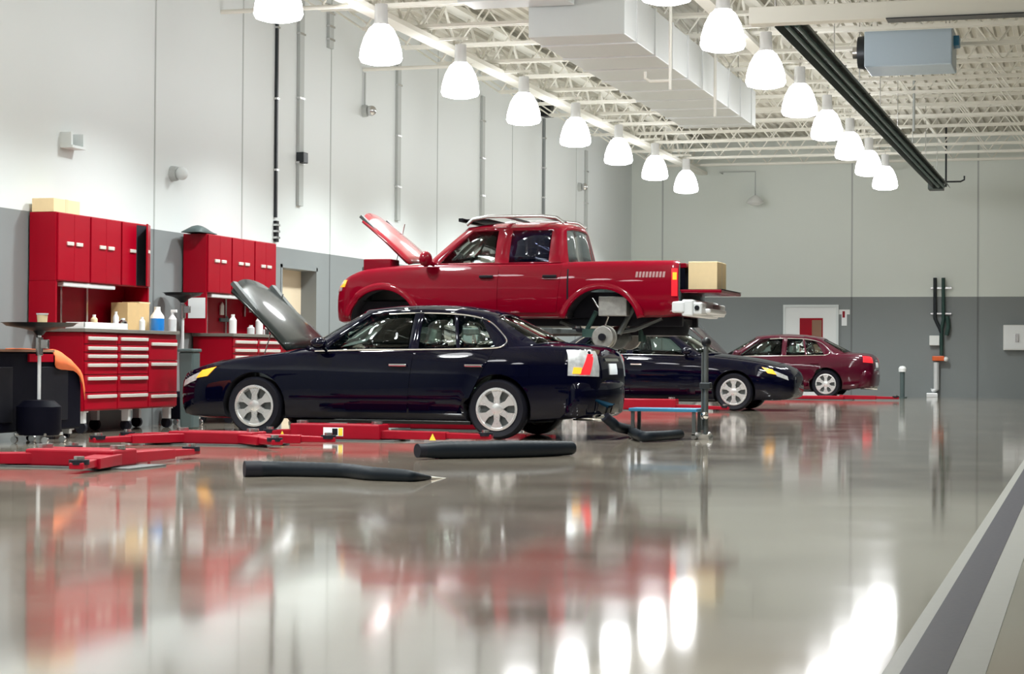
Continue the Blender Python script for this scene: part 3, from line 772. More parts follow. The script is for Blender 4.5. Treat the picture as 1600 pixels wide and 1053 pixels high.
# ------------------------------------------------------------------ the pickup on the lift
def pickup(loc):
    R_ = thing('pickup_truck', 'bright red crew cab pickup truck raised on a lift, hood open, wheels removed', 'truck', loc)
    W_ = .90; wx = ((.70, .42), (3.56, .42)); L = 4.52
    st = [(0, .62, .52, .80, .84), (.03, .70, .49, .92, .95), (.09, .76, .47, 1.0, 1.04), (.22, .82, .47, 1.08, 1.13), (.45, .86, .50, 1.15, 1.20), (.8, .885, .51, 1.18, 1.24), (1.2, W_, .52, 1.20, 1.25), (1.8, W_, .53, 1.205, 1.24),
          (3.05, W_, .53, 1.215, 1.24), (3.2, W_, .54, 1.225, 1.235), (4.3, .895, .55, 1.235, 1.24), (4.46, .885, .57, 1.235, 1.24), (4.52, .86, .60, 1.225, 1.235)]
    body = cut_body('body', st, L, 'truck_red', R_, wx, .47, (1.42, 3.02, -.74, .74, .68, 1.6), ((.30, 1.14, -.66, .66, .75, 1.6), (3.20, 4.60, -.76, .76, .86, 1.6)))
    sk = Skin(body, R_)
    for nm, c in (('front_door', [(1.18, 0, .60), (2.22, 0, .60), (2.24, 0, 1.185), (1.20, 0, 1.17)]), ('rear_door', [(2.25, 0, .60), (2.98, 0, .60), (3.06, 0, 1.195), (2.27, 0, 1.185)]), ('bed_side', [(4.06, 0, .62), (4.48, 0, .64), (4.48, 0, 1.20), (4.06, 0, 1.20)])):
        for sg in (-1, 1):
            if nm == 'bed_side': continue
            d = sk.patch(nm, 'truck_red', [(x, sg * .95, z) for x, y, z in c], (0, -sg, 0), 10, 8, .008)
            hx = c[2][0] - .15
            B().box(hx - .09, hx + .09, sg * (W_ + .006), sg * (W_ + .036), 1.03, 1.065).build('door_handle', 'trim_black', d, bevel=.008, smooth=0)
    for sg in (-1, 1):
        dd = (0, -sg, 0)
        # dark gap between cab and bed, body side moulding
        sk.patch('bed_gap', 'trim_black', [(3.125, sg, .56), (3.145, sg, .56), (3.145, sg, 1.21), (3.125, sg, 1.21)], dd, 1, 8, .003)
        # flared wheel arches
        for k_, (x, z) in enumerate(wx):
            pts = []; 
            for i in range(27):
                a = math.radians(13 + 154 * i / 26); pts.append((x + .495 * math.cos(a), z + .495 * math.sin(a)))
            b = B(); rows = []
            for e, y in ((-.028, -.01), (-.022, .020), (.0, .026), (.035, .018), (.060, .002), (.065, -.012)):
                rows.append([Vector((x + (p - x) * (1 + e / .495), sg * (W_ - .01 + y - (.04 if p < .35 else 0)), z + (q - z) * (1 + e / .495))) for p, q in pts])
            b.sheet(rows); b.build('fender_flare', 'truck_red', R_, smooth=60, solid=.006)
        sk.patch('front_marker_lamp', 'amber', [(.02, sg * .9, .93), (.12, sg * .9, .93), (.15, sg * .9, 1.02), (.05, sg * .9, 1.02)], (.3, -sg, 0), 3, 3, .012)
        sk.patch('headlight', 'clear_lens', [(-.02, sg * .60, .86), (.04, sg * .8, .88), (.06, sg * .8, 1.0), (0, sg * .60, .98)], (.8, -sg * .6, 0), 4, 3, .012)
        sk.patch('tail_lamp', 'red_lens', [(4.44, sg * .9, .80), (4.515, sg * .9, .80), (4.515, sg * .9, 1.14), (4.44, sg * .9, 1.14)], (-.15, -sg, 0), 2, 5, .012)
        sk.patch('turn_lens', 'amber', [(4.455, sg * .9, 1.0), (4.505, sg * .9, 1.0), (4.505, sg * .9, 1.09), (4.455, sg * .9, 1.09)], (-.15, -sg, 0), 2, 2, .016)
        # faint lettering block high on the bed side
        for i in range(9):
            x = 3.99 + i * .042
            sk.patch('decal_letter', 'decal_grey', [(x, sg * .95, 1.03), (x + .028, sg * .95, 1.03), (x + .036, sg * .95, 1.10), (x + .008, sg * .95, 1.10)], dd, 1, 2, .004)
        b = B(); b.ball((0, 0, 0), .08, .12, .10); b.cyl((.03, 0, -.03), (.05, -sg * .16, -.06), .03)
        o = b.build('side_mirror', 'truck_red', R_, smooth=50); o.location = (1.32, sg * 1.0, 1.27)
        # roof rails
        B().tube([(1.72, sg * .56, 1.72), (1.80, sg * .56, 1.79), (2.0, sg * .56, 1.825), (2.7, sg * .56, 1.825), (2.9, sg * .56, 1.80), (3.0, sg * .56, 1.73)], .022, 10).build('roof_rail', 'steel', R_)
    B().box(1.62, 2.0, -.5, .5, 1.79, 1.80).box(1.60, 1.66, -.54, .54, 1.765, 1.81).build('wind_deflector', 'trim_black', R_, bevel=.01, smooth=0)
    for x in (2.2, 2.7): B().box(x - .03, x + .03, -.56, .56, 1.815, 1.84).build('rack_crossbar', 'dark_metal', R_, bevel=.008, smooth=0)
    # cab glasshouse
    lp_ = [((1.12, 0, 1.24), (1.66, 0, 1.70), 'windshield'), ((1.15, -.42, 1.235), (1.68, -.34, 1.695), 'windshield'), ((1.24, -.72, 1.20), (1.74, -.53, 1.67), None), ((1.32, -.80, 1.195), (1.80, -.58, 1.655), None),
           ((1.42, -.805, 1.195), (1.86, -.59, 1.66), 'front_window'), ((1.80, -.81, 1.20), (2.0, -.60, 1.665), 'front_window'), ((2.17, -.815, 1.20), (2.17, -.60, 1.67), None), ((2.35, -.815, 1.20), (2.35, -.60, 1.67), 'rear_window'),
           ((2.87, -.815, 1.205), (2.87, -.60, 1.67), None), ((3.02, -.81, 1.21), (2.96, -.595, 1.65), None), ((3.10, -.72, 1.21), (3.02, -.53, 1.665), 'back_window'), ((3.12, -.4, 1.21), (3.04, -.33, 1.685), 'back_window'), ((3.12, 0, 1.21), (3.04, 0, 1.69), None)]
    zc = pchip([1.6, 1.68, 2.0, 2.6, 2.9, 3.08], [1.69, 1.705, 1.755, 1.765, 1.75, 1.70])
    greenhouse(R_, lp_, zc, 'truck_red', {'rear_window': 'glass_dark', 'back_window': 'glass_grey', 'front_window': 'glass_clear', 'windshield': 'glass_clear'})
    seats(R_, 1.98, 2.48, .72, .80, 'dash', .46)
    B().box(1.16, 1.5, -.70, .70, .95, 1.22).build('dashboard', 'dash', R_, bevel=.05, smooth=0)
    # hood, engine
    hood_panel(R_, (.99, 0, 1.25), 1.03, .62, 43, 'truck_hood_sheen', crown=.03, nose=.16, bend=.05)
    B().box(.35, 1.0, -.4, .4, .76, 1.14).box(.32, .38, -.62, .62, .76, 1.20).box(.5, .9, -.25, .2, 1.14, 1.22).build('engine', 'under_metal', R_, bevel=.02, smooth=0)
    B().cyl((.36, .5, 1.18), (.50, .52, 1.82), .008, n=6).build('prop_rod', 'steel', R_)
    B().box(.38, .76, -.72, -.40, 1.13, 1.29).build('battery_cover', 'truck_red', R_, bevel=.015, smooth=0)
    # tailgate lying open, rear bumper
    t = B().box(4.50, 5.02, -.70, .70, .845, .885).build('tailgate', 'truck_red', R_, bevel=.01, smooth=0)
    B().box(4.54, 5.03, -.66, .66, .885, .892).build('tailgate_liner', 'trim_black', t, smooth=0)
    b = B(); b.box(4.56, 4.70, -.86, .86, .56, .76); b.box(4.44, 4.60, -.88, -.80, .60, .74); b.box(4.44, 4.60, .80, .88, .60, .74); b.box(4.68, 4.86, -.55, .55, .60, .66)
    for s_ in (-1, 1): b.box(4.66, 4.80, s_ * .62 - .18, s_ * .62 + .18, .58, .73)
    t = b.build('rear_bumper', 'exhaust_white', R_, bevel=.02, smooth=0)
    for s_ in (-1, 1): B().cyl((4.74, s_ * .70, .66), (4.74, s_ * .815, .66), .03).build('bumper_hole', 'trim_black', t)
    # chassis, axle without wheels
    b = B()
    for s_ in (-1, 1): b.box(.3, 4.5, s_ * .48 - .04, s_ * .48 + .04, .44, .56)
    for x in (.9, 1.9, 2.8, 3.9, 4.4): b.box(x - .04, x + .04, -.48, .48, .46, .54)
    b.build('chassis_frame', 'trim_black', R_, smooth=0)
    b = B().cyl((3.56, -.72, .30), (3.56, .72, .30), .045); b.ball((3.56, 0, .30), .15, .14, .15); b.build('rear_axle', 'under_metal', R_)
    for s_ in (-1, 1):
        t = B().cyl((3.56, s_ * .66, .30), (3.56, s_ * .80, .30), .135, n=28).cyl((3.56, s_ * .64, .30), (3.56, s_ * .67, .30), .15, n=28).build('brake_drum', 'hub_metal', R_, bevel=.008)
        B().cyl((3.56, s_ * .80, .30), (3.56, s_ * .85, .30), .045, n=18).build('axle_hub', 'trim_black', t)
        B().tube([(2.95, s_ * .52, .50), (3.25, s_ * .52, .38), (3.56, s_ * .52, .35), (3.9, s_ * .52, .40), (4.25, s_ * .52, .54)], .03, 6).build('leaf_spring', 'under_metal', R_)
        B().cyl((3.72, s_ * .60, .34), (3.95, s_ * .55, .78), .035).build('shock_absorber', 'under_metal', R_)
        t = B().cyl((.70, s_ * .66, .36), (.70, s_ * .74, .36), .14, n=28).build('brake_disc', 'hub_metal', R_)
        B().box(.62, .78, s_ * .56 - .05, s_ * .56 + .05, .25, .62).build('knuckle', 'under_metal', t, smooth=0)
    B().box(3.50, 3.86, -.78, -.60, .56, .80).build('fuel_filler_shield', 'hub_metal', R_, bevel=.01, smooth=0)
    B().cyl((3.95, -.30, .25), (3.95, -.30, .80), .05, n=10).build('suspension_strut', 'green_dark', R_)
    B().cyl((3.30, -.62, .36), (3.44, -.64, .62), .03, n=8).box(3.28, 3.46, -.72, -.60, .30, .40).build('suspension_link', 'green_dark', R_)
    B().tube([(3.56, -.70, .42), (3.62, -.74, .55), (3.50, -.76, .66), (3.40, -.70, .78)], .012, 8).build('brake_line', 'steel', R_)
    B().box(2.3, 3.1, -.44, .0, .42, .60).build('fuel_tank', 'under_metal', R_, bevel=.04, smooth=0)
    B().tube([(1.5, .2, .46), (3.2, .3, .46), (4.0, .55, .5), (4.45, .6, .5)], .035).build('exhaust_pipe', 'steel', R_)
    B().lathe([(.16, -.10), (.36, -.09), (.38, 0), (.36, .09), (.16, .10)], 36, Matrix.Translation((4.10, 0, .42))).build('spare_wheel', 'rubber', R_)
    return R_
LIFT = .84
truck = pickup((-9.3, 23.35 + .9, LIFT))
# things on the truck bed
p = onY(1082, 457, 23.9)
t = thing('cardboard_box', 'brown cardboard box standing on the open tailgate of the red truck', 'box', (-9.3 + 4.57, 23.75, LIFT + .892))
B().box(0, .36, 0, .62, 0, .345).build('carton', 'cardboard_pale', t, smooth=0, bevel=.006)
B().box(-.002, .362, .28, .34, .02, .347).build('packing_tape', 'tape', t, smooth=0)
t = thing('storage_bin', 'dark bin with a red lid in the truck bed beside the cardboard box', 'bin', (-9.3 + 4.18, 23.80, LIFT + .862))
B().box(0, .34, 0, .9, 0, .30).build('bin_body', 'bin_black', t, smooth=0, bevel=.01)
B().box(-.01, .355, -.01, .91, .30, .36).build('bin_lid', 'truck_red', t, smooth=0, bevel=.01)

# ================================================================== workshop furniture and tools
CBX, CFX, UFX = XW + .03, -10.65, -10.87
def caster(parent, x, y, h=.22, m='exhaust_white'):
    o = B().box(x - .045, x + .045, y - .03, y + .03, h * .45, h).box(x - .06, x + .06, y - .05, y + .05, h - .015, h).build('caster', m, parent, smooth=0, bevel=.004)
    B().cyl((x, y - .024, h * .26), (x, y + .024, h * .26), h * .26, n=18).build('caster_wheel', 'rubber', o)
def base_cabinet(label, y0, y1, cols):
    t = thing('tool_cabinet', label, 'tool cabinet', ((CBX + CFX) / 2, y0, 0))
    ox = (CBX + CFX) / 2; D = CFX - ox; Wd = y1 - y0
    B().box(CBX - ox, D - .02, 0, Wd, .25, 1.13).build('body', 'cabinet_red', t, smooth=0, bevel=.008)
    n = len(cols)
    for c, zs in enumerate(cols):
        a = Wd * c / n + .012; b_ = Wd * (c + 1) / n - .012
        tops = [z + .045 for z in zs]; tops[0] = min(1.115, tops[0] + .02); bots = tops[1:] + [.262]
        for z, zt_, zb in zip(zs, tops, bots):
            d = B().box(D - .02, D, a, b_, zb + .005, zt_ - .005).build('drawer', 'cabinet_red', t, smooth=0, bevel=.003)
            B().box(D, D + .022, a + .05, b_ - .03, z - .019, z + .019).build('handle', 'handle_silver', d, smooth=0, bevel=.006)
    for y in (.10, Wd / 2, Wd - .10):
        for x in (CBX - ox + .08, D - .09): caster(t, x, y, .25)
    w_ = tag(B().box(CBX, CFX + .02, y0 - .03, y1 + .02, 1.13, 1.17).build('worktop', 'worktop', smooth=0, bevel=.004), 'dark worktop lying on ' + ('the first red drawer cabinet' if 'first' in label or 'near' in label else 'the second red drawer cabinet'), 'worktop')
    return t
rows6 = [1.06, .95, .86, .76, .61, .41]; rows3 = [1.01, .77, .39]
base_cabinet('long red drawer cabinet on casters near the black cart, fully in view', 19.45, 21.75, [rows6, rows6, rows3])
base_cabinet('long red drawer cabinet on casters partly hidden by the black sedan', 23.36, 25.70, [rows6, rows6, rows3])
def wall_cabinet(label, y0, y1, z0=1.69, z1=2.45, ajar=None):
    ox = UFX; t = thing('overhead_cabinet', label, 'cabinet', (ox, y0, 1.17)); Z0, Z1 = z0 - 1.17, z1 - 1.17; Wd = y1 - y0
    bx = CBX - ox
    B().box(bx, -.02, 0, Wd, Z0, Z1).build('body', 'cabinet_red', t, smooth=0, bevel=.006)
    for y in (0, Wd - .03): B().box(bx, -.02, y, y + .03, 0, Z0).build('side_panel', 'cabinet_red', t, smooth=0)
    B().box(bx, bx + .02, .03, Wd * .22, 0, Z0).build('back_panel', 'bin_black', t, smooth=0)
    B().box(bx, bx + .02, Wd * .22, Wd - .03, 0, Z0).build('back_panel', 'cabinet_red', t, smooth=0)
    for c in range(3):
        for h in range(2):
            a = Wd * c / 3 + (.018 if h == 0 else Wd / 6 + .002); b_ = Wd * c / 3 + (Wd / 6 - .002 if h == 0 else Wd / 3 - .018)
            d = B().box(0, .02, 0, b_ - a, Z0 + .01, Z1 - .01).build('cabinet_door', 'cabinet_red', t, smooth=0, bevel=.003)
            d.location = (-.02, a, 0)
            hy = ((b_ - a) - .17, (b_ - a) - .03) if h == 0 else (.03, .17)
            B().box(.02, .038, hy[0] - .02 * 0, hy[1], Z0 + .40, Z0 + .44).build('handle', 'handle_silver', d, smooth=0, bevel=.005)
            if ajar == (c, h):
                w_ = b_ - a
                for o_ in (d, d.children[0]):
                    for v in o_.data.vertices: v.co.y -= w_
                d.location = (-.02, b_, 0); d.rotation_euler = (0, 0, math.radians(22))
                B().box(-.022, -.018, a, b_, Z0 + .02, Z1 - .02).build('opening_shade', 'well_and_shade', t, smooth=0)  # dark sheet on the solid body, painted shade behind the ajar door
    B().box(-.10, -.02, Wd * .08, Wd * .62, Z0 - .055, Z0 - .005).build('task_light', 'exhaust_white', t, smooth=0, bevel=.01)
    for y in (Wd * .28, Wd * .55): B().box(bx + .02, bx + .05, y - .02, y + .02, 0, Z0 - .02).build('support_post', 'steel', t, smooth=0)
    return t
wall_cabinet('red overhead cabinet with six doors carrying a cardboard box on top', 19.22, 21.45, ajar=(2, 1))
wall_cabinet('red overhead cabinet with six doors carrying a dark bag on top', 23.05, 25.27)
# cardboard box and bag on top
a = onX(84, 320, -10.92).y; c = onX(125, 320, -10.92).y; zt = onX(84, 309, -10.92).z
t = thing('cardboard_box', 'flat pale cardboard box on top of the first red overhead cabinet', 'box', (-10.92, a, 2.45))
B().box(-.27, 0, 0, c - a, 0, zt - 2.45).build('carton', 'cardboard_pale', t, smooth=0, bevel=.004)
B().box(-.272, .002, (c - a) * .44, (c - a) * .54, .002, zt - 2.448).build('packing_tape', 'tape', t, smooth=0)
a = onX(300, 355, -11.0).y
b = B(); rows = []
for i in range(7):
    u = i / 6; r = []
    for j in range(9):
        v = j / 8; r.append(Vector((-.13 + .26 * u, .52 * v, .075 * math.sin(PI * u) ** .5 * (math.sin(PI * v) ** .5) * (1 + .35 * math.sin(5 * v)))))
    rows.append(r)
b.sheet(rows); o = b.build('tool_bag', 'bin_grey', solid=.008); o.location = (-11.02, a, 2.455); tag(o, 'limp dark grey bag lying on top of the second overhead cabinet', 'bag')
# things on the first worktop
WT = 1.17
def wp(px, X=-10.78): return onX(px, 505, X).y
t = thing('cardboard_box', 'small brown open carton standing on the first worktop under the cabinet', 'box', (-10.98, wp(197, -10.9), WT))
l = wp(231, -10.9) - wp(197, -10.9)
B().box(-.12, .10, 0, l, 0, .33).build('carton', 'cardboard', t, smooth=0, bevel=.004)
B().box(-.12, .10, l * .5, l + .02, .33, .345).build('carton_flap', 'cardboard_pale', t, smooth=0)
t = thing('spray_bottle', 'white bottle half full of bright blue liquid on the first worktop', 'bottle', (-10.74, wp(241), WT))
B().lathe([(.08, 0), (.085, .02), (.085, .15)], 20).build('liquid', 'blue_liquid', t)
B().lathe([(.085, .15), (.08, .18), (.04, .235), (.036, .26)], 20).build('neck', 'white_plastic', t)
B().cyl((0, 0, .26), (0, 0, .29), .036).build('cap', 'white_plastic', t)
t = thing('spray_bottle', 'slim clear spray bottle at the right end of the first worktop', 'bottle', (-10.74, wp(267) - .04, WT))
B().lathe([(.05, 0), (.052, .15), (.02, .20), (.02, .23)], 16).build('bottle_body', 'exhaust_white', t)
B().box(-.02, .06, -.015, .015, .23, .265).build('trigger_head', 'white_plastic', t, smooth=0, bevel=.006)
t = thing('parts_tray', 'long white tray lying on the first worktop', 'tray', (-10.80, wp(120), WT))
l = wp(188) - wp(120)
B().box(-.12, .12, 0, l, 0, .012).build('tray_bottom', 'white_plastic', t, smooth=0)
b = B()
for q in ((-.12, -.105, 0, l), (.105, .12, 0, l), (-.12, .12, 0, .015), (-.12, .12, l - .015, l)): b.box(*q, .012, .07)
b.build('tray_rim', 'white_plastic', t, smooth=0, bevel=.004)
for px, h, r_, m, lab, X in ((147, .17, .04, 'cardboard_pale', 'small tan bottle behind the white tray on the first worktop', -11.0), (181, .22, .035, 'white_plastic', 'thin white bottle behind the right end of the white tray', -11.0), (192, .14, .05, 'steel', 'squat metal can beside the white tray on the first worktop', -10.86), (222, .16, .035, 'white_plastic', 'small white bottle in front of the brown carton', -10.76)):
    t = thing('bottle', lab, 'bottle', (X, onX(px, 505, X).y, WT))
    B().lathe([(r_, 0), (r_, h * .7), (r_ * .5, h * .85)], 16).build('bottle_body', m, t); B().cyl((0, 0, h * .85), (0, 0, h), r_ * .5).build('cap', 'white_plastic', t)
# things on the second worktop
for px, h, r_, m, lab, X in ((335, .25, .05, 'white_plastic', 'white bottle at the left end of the second worktop', -10.72), (405, .26, .05, 'white_plastic', 'tall white bottle on the second worktop near the raised black hood', -10.8), (392, .12, .05, 'exhaust_white', 'short pale jar beside the tall white bottle on the second worktop', -10.74), (416, .10, .04, 'chrome', 'small shiny can right of the tall white bottle on the second worktop', -10.72)):
    Y_ = max(onX(px, 515, X).y, 23.5)
    t = thing('bottle', lab, 'bottle', (X, Y_, WT))
    B().lathe([(r_, 0), (r_, h * .7), (r_ * .5, h * .85)], 16).build('bottle_body', m, t); B().cyl((0, 0, h * .85), (0, 0, h), r_ * .5).build('cap', 'white_plastic', t)
for px, py, m, w_, h, lab in ((345, 484, 'handle_silver', .10, .14, 'pale air gauge hanging on the red panel of the second cabinet'), (381, 480, 'steel', .04, .26, 'long steel wrench hanging on the red panel of the second cabinet'), (390, 478, 'exhaust_white', .05, .18, 'short pale tool hanging right of the steel wrench'), (352, 500, 'bin_grey', .40, .05, 'grey wrench rack on the red panel above the second worktop')):
    X = CBX + .026; p = onX(px, py, X)
    t = thing('hanging_tool', lab, 'tool', (X, p.y, p.z))
    B().box(0, .03, -w_ / 2, w_ / 2, -h / 2, h / 2).build('tool_body', m, t, smooth=0, bevel=.008)
    B().cyl((0, 0, h / 2), (.03, 0, h / 2 + .02), .02, n=12).build('tool_head', m, t)
# paper on the cabinet's side
p0 = onY(293, 497, 23.03); p1 = onY(319, 465, 23.03)
t = tag(B().box(0, .24, -.004, 0, 0, p1.z - p0.z).build('paper_sheet', 'paper', smooth=0), 'white paper sheet taped to the side of the second overhead cabinet', 'paper')
t.location = (-11.14, 23.048, p0.z)

# oil drain stands: wide dish on a pole over a wheeled tank
def oil_drain(label, x, y, zd, rd, tank=True, cup=False):
    t = thing('oil_drain_stand', label, 'oil drain', (x, y, 0))
    B().lathe([(.03, zd - .12), (.07, zd - .075), (rd * .5, zd - .05), (rd * .9, zd - .028), (rd, zd), (rd + .02, zd + .005), (rd - .01, zd - .0), (rd * .88, zd - .018), (.05, zd - .035)], 36, cap=False).build('drain_dish', 'black_plastic', t)
    B().cyl((0, 0, .30), (0, 0, zd - .12), .018).build('pole', 'exhaust_white', t)
    B().cyl((0, 0, zd - .32), (0, 0, zd - .14), .035).box(.0, .10, -.02, .02, zd - .25, zd - .16).build('valve', 'steel', t, bevel=.004)
    if tank: B().lathe([(.02, .08), (.20, .08), (.22, .14), (.22, .36), (.15, .42), (.02, .43)], 28).build('tank', 'bin_black', t)
    for i in range(4):
        a = PI / 4 + i * PI / 2; cx, cy = .24 * math.cos(a), .24 * math.sin(a)
        b = B(); b.cyl((0, 0, .09), (cx, cy, .09), .015, n=8); b.cyl((cx, cy - .015, .035), (cx, cy + .015, .035), .035, n=16); b.build('caster', 'steel', t)
    return t
p = onX(62, 505, -9.95); yo = p.y
oil_drain('black oil drain stand with a wide dish on a chrome pole, before the black cart', -9.95, yo, p.z, .36)
for px, h, r_, m, lab in ((65, .085, .055, 'cardboard_pale', 'small tan cup standing in the black dish of the oil drain stand'),):
    t = thing('cup', lab, 'cup', (-9.95, yo + .05, p.z - .03))
    B().lathe([(r_ * .8, 0), (r_, h + .04), (r_ - .008, h + .04), (r_ * .75, .01)], 20).build('cup_body', m, t); B().lathe([(r_ + .003, h + .03), (r_ + .006, h + .045), (r_ - .01, h + .045)], 20, cap=False).build('cup_rim', 'white_plastic', t)
p = onX(286, 458, -10.95)
oil_drain('oil drain stand with a dark dish on a chrome pole between the red cabinets', -10.95, p.y, p.z, .24, True)
# grey bin between the cabinets
a, c = onX(301, 600, -10.30).y, onX(313, 600, -10.30).y; zt = onX(298, 550, -10.30).z
t = thing('waste_bin', 'tall grey-green waste bin between the two red drawer cabinets', 'bin', (-10.30, (a + c) / 2, 0))
q = (c - a) / 2
B().add([(-.17, -q * .9, 0), (0, -q * .9, 0), (0, q * .9, 0), (-.17, q * .9, 0), (-.19, -q, zt), (.0, -q, zt), (.0, q, zt), (-.19, q, zt)], [(0, 1, 2, 3), (4, 5, 6, 7), (0, 1, 5, 4), (1, 2, 6, 5), (2, 3, 7, 6), (3, 0, 4, 7)]).build('bin_body', 'bin_grey', t, smooth=0, bevel=.02)
B().box(-.20, .01, -q - .02, q + .02, zt, zt + .04).build('bin_lid', 'bin_grey', t, smooth=0, bevel=.012)
# black cart with orange cloth
CX = -10.22
Yr = onX(127, 620, CX).y; zt = .90
t = thing('rolling_cart', 'large black rolling cart at the left edge under an orange cloth', 'cart', (CX, 16.4, 0))
LY = Yr - 16.4
poly = [(0, .10), (LY, .10), (LY, zt - .34), (LY - .06, zt - .20), (LY - .20, zt - .10), (LY - .42, zt - .03), (LY - .60, zt), (0, zt)]
Mz = Matrix(((0, 0, 1, 0), (1, 0, 0, 0), (0, 1, 0, 0), (0, 0, 0, 1)))
B().prism(poly, -.62, 0, Mz).build('cart_body', 'bin_black', t, smooth=0, bevel=.02)
B().box(-.64, .02, -.02, LY - .60, zt, zt + .025).build('cart_top', 'brown', t, smooth=0)
for y in (.2, LY - .9): B().box(0, .012, y, y + .6, .2, .75).build('cart_door', 'trim_black', t, smooth=0, bevel=.01)
B().box(.0, .02, LY - 1.1, LY - .62, zt - .10, zt - .02).build('cart_label', 'cabinet_red', t, smooth=0)
for y in (.2, LY * .6, LY - .12):
    for x in (-.1, -.52): caster(t, x, y, .10)
# orange cloth draped over the curved corner
rows = []
for i in range(13):
    u = i / 12; r = []
    for j in range(9):
        v = j / 8
        y = LY - .62 + .66 * min(1, u * 1.05) ** .9 if u < .85 else LY + .03
        # follow the curved top
        ys = [LY - .62, LY - .60, LY - .42, LY - .20, LY - .06, LY + .01]; zs = [zt, zt, zt - .03, zt - .10, zt - .20, zt - .34]
        s_ = u * 5; k_ = min(4, int(s_)); f_ = s_ - k_
        yy = ys[k_] * (1 - f_) + ys[k_ + 1] * f_; zz = zs[k_] * (1 - f_) + zs[k_ + 1] * f_
        x = -.55 + .57 * min(1, v * 1.25) if v < .8 else .030 + .006 * math.sin(9 * u)
        drop = 0 if v < .8 else (v - .8) / .2 * (.16 + .04 * math.sin(7 * u))
        r.append(Vector((x, yy + .012, zz + .030 + .008 * math.sin(11 * u + 6 * v) - drop)))
    rows.append(r)
o = B(); o.sheet(rows); o = o.build('cloth', 'orange_cloth', smooth=60, solid=.006); o.location = (CX, 16.4, 0)
tag(o, 'crumpled orange cloth draped over the rounded end of the black cart', 'cloth')

# ------------------------------------------------------------------ floor lifts
def arm(t, p, q, am='lift_red', z0=.03, h=.09, w0=.20, w1=.11, pad=True):
    p = Vector((*p, 0)); q = Vector((*q, 0)); d = (q - p); L_ = d.length; d.normalize(); n = Vector((-d.y, d.x, 0))
    def bar(a, b_, wa, wb, za, ha, hb, nm, m=None):
        A, Bq = p + d * L_ * a, p + d * L_ * b_
        vs = [A - n * wa / 2, A + n * wa / 2, Bq + n * wb / 2, Bq - n * wb / 2]
        vs = [(v.x, v.y, za) for v in vs] + [(v.x, v.y, za + (ha if i < 2 else hb)) for i, v in enumerate(vs)]
        return B().add(vs, [(0, 1, 2, 3), (4, 5, 6, 7), (0, 1, 5, 4), (1, 2, 6, 5), (2, 3, 7, 6), (3, 0, 4, 7)]).build(nm, m or am, t, smooth=0, bevel=.008)
    bar(0, .62, w0, w0 * .85, z0, h, h * .9, 'outer_arm'); bar(.55, 1, w0 * .62, w1, z0 + .012, h * .72, h * .55, 'inner_arm')
    if pad:
        c = q - d * .07
        o = B().cyl((c.x, c.y, z0 + h * .5), (c.x, c.y, z0 + h * .5 + .035), .075, n=20).build('lift_pad', 'rubber', t)
        B().cyl((c.x, c.y, z0 + h * .5 + .035), (c.x, c.y, z0 + h * .5 + .06), .04, n=14).build('pad_screw', 'steel', o)
def floor_lift(label, c, hub, arms, h=.12, z=0, plate=False, posts=False):
    t = thing('vehicle_lift', label, 'lift', (c[0], c[1], 0))
    B().box(-hub[0] / 2, hub[0] / 2, -hub[1] / 2, hub[1] / 2, z + .01, z + h).build('lift_head', 'under_metal' if posts else 'lift_red', t, smooth=0, bevel=.015)
    if z < .1: B().box(-hub[0] / 2 - .2, hub[0] / 2 + .2, -hub[1] / 2 - .1, hub[1] / 2 + .1, 0, .012).build('floor_plate', 'under_metal', t, smooth=0)
    for a in arms: arm(t, (a[0], a[1]), (a[2], a[3]), am='under_metal' if posts else 'lift_red', z0=z + .02)
    for s in (-1, 1): B().cyl((s * hub[0] * .42, 0, z + h), (s * hub[0] * .42, 0, z + h + .03), .06, n=18).build('pivot_pin', 'steel', t)
    if plate:
        y = -hub[1] / 2 - .004
        o = B().box(-.12, .10, y, y + .006, z + .045, z + h - .035).build('warning_plate', 'paper', t, smooth=0)
        B().box(-.02, .04, y - .002, y + .002, z + .055, z + h - .045).build('plate_symbol', 'trim_black', o, smooth=0)
        B().box(.05, .095, y - .002, y + .002, z + .05, z + h - .04).build('plate_symbol', 'yellow', o, smooth=0)
        for x in (-.62, 1.05):
            B().add([(x, y, z + .02), (x + .07, y, z + .02), (x + .035, y, z + .09), (x, y + .004, z + .02), (x + .07, y + .004, z + .02), (x + .035, y + .004, z + .09)], [(0, 1, 2), (3, 5, 4), (0, 1, 4, 3), (1, 2, 5, 4), (2, 0, 3, 5)]).build('warning_triangle', 'yellow', t, smooth=0)
    if posts: B().cyl((0, 0, 0), (0, 0, z + .01), .11, n=28).build('lift_post', 'chrome', t)
    return t
floor_lift('red floor lift arms lying flat in the empty foreground bay at the left edge', (-7.55, 13.75), (.75, .42), [(.25, .1, .25, 1.5), (-.3, .1, -.75, 1.25), (-.3, -.1, -1.6, -.55), (.3, -.1, .45, -.9)], h=.14)
floor_lift('red floor lift arms lying between the empty bay and the black sedan', (-8.25, 17.75), (.9, .36), [(.3, 0, 1.15, .25), (-.3, 0, -1.1, .1), (-.3, -.05, -.9, -.9), (.3, -.05, .9, -.6)], h=.13)
floor_lift('red lift beam with warning plate lying beside the black sedan sill', (-7.55, 19.25), (1.0, .30), [(.4, 0, 1.65, .1), (-.4, 0, -.85, -.02)], h=.17, plate=True)
floor_lift('red lift head behind the near black sedan, under its far side', (-7.35, 22.45), (1.0, .26), [(.4, 0, 1.3, -.1), (-.4, 0, -1.3, -.1)], h=.12)
tl = floor_lift('near chrome lift post with dark arms under the raised red truck', (-7.2, 23.1), (.6, .22), [(.2, 0, 1.15, .62), (-.2, 0, -1.15, .62)], h=.09, z=1.15, posts=True)
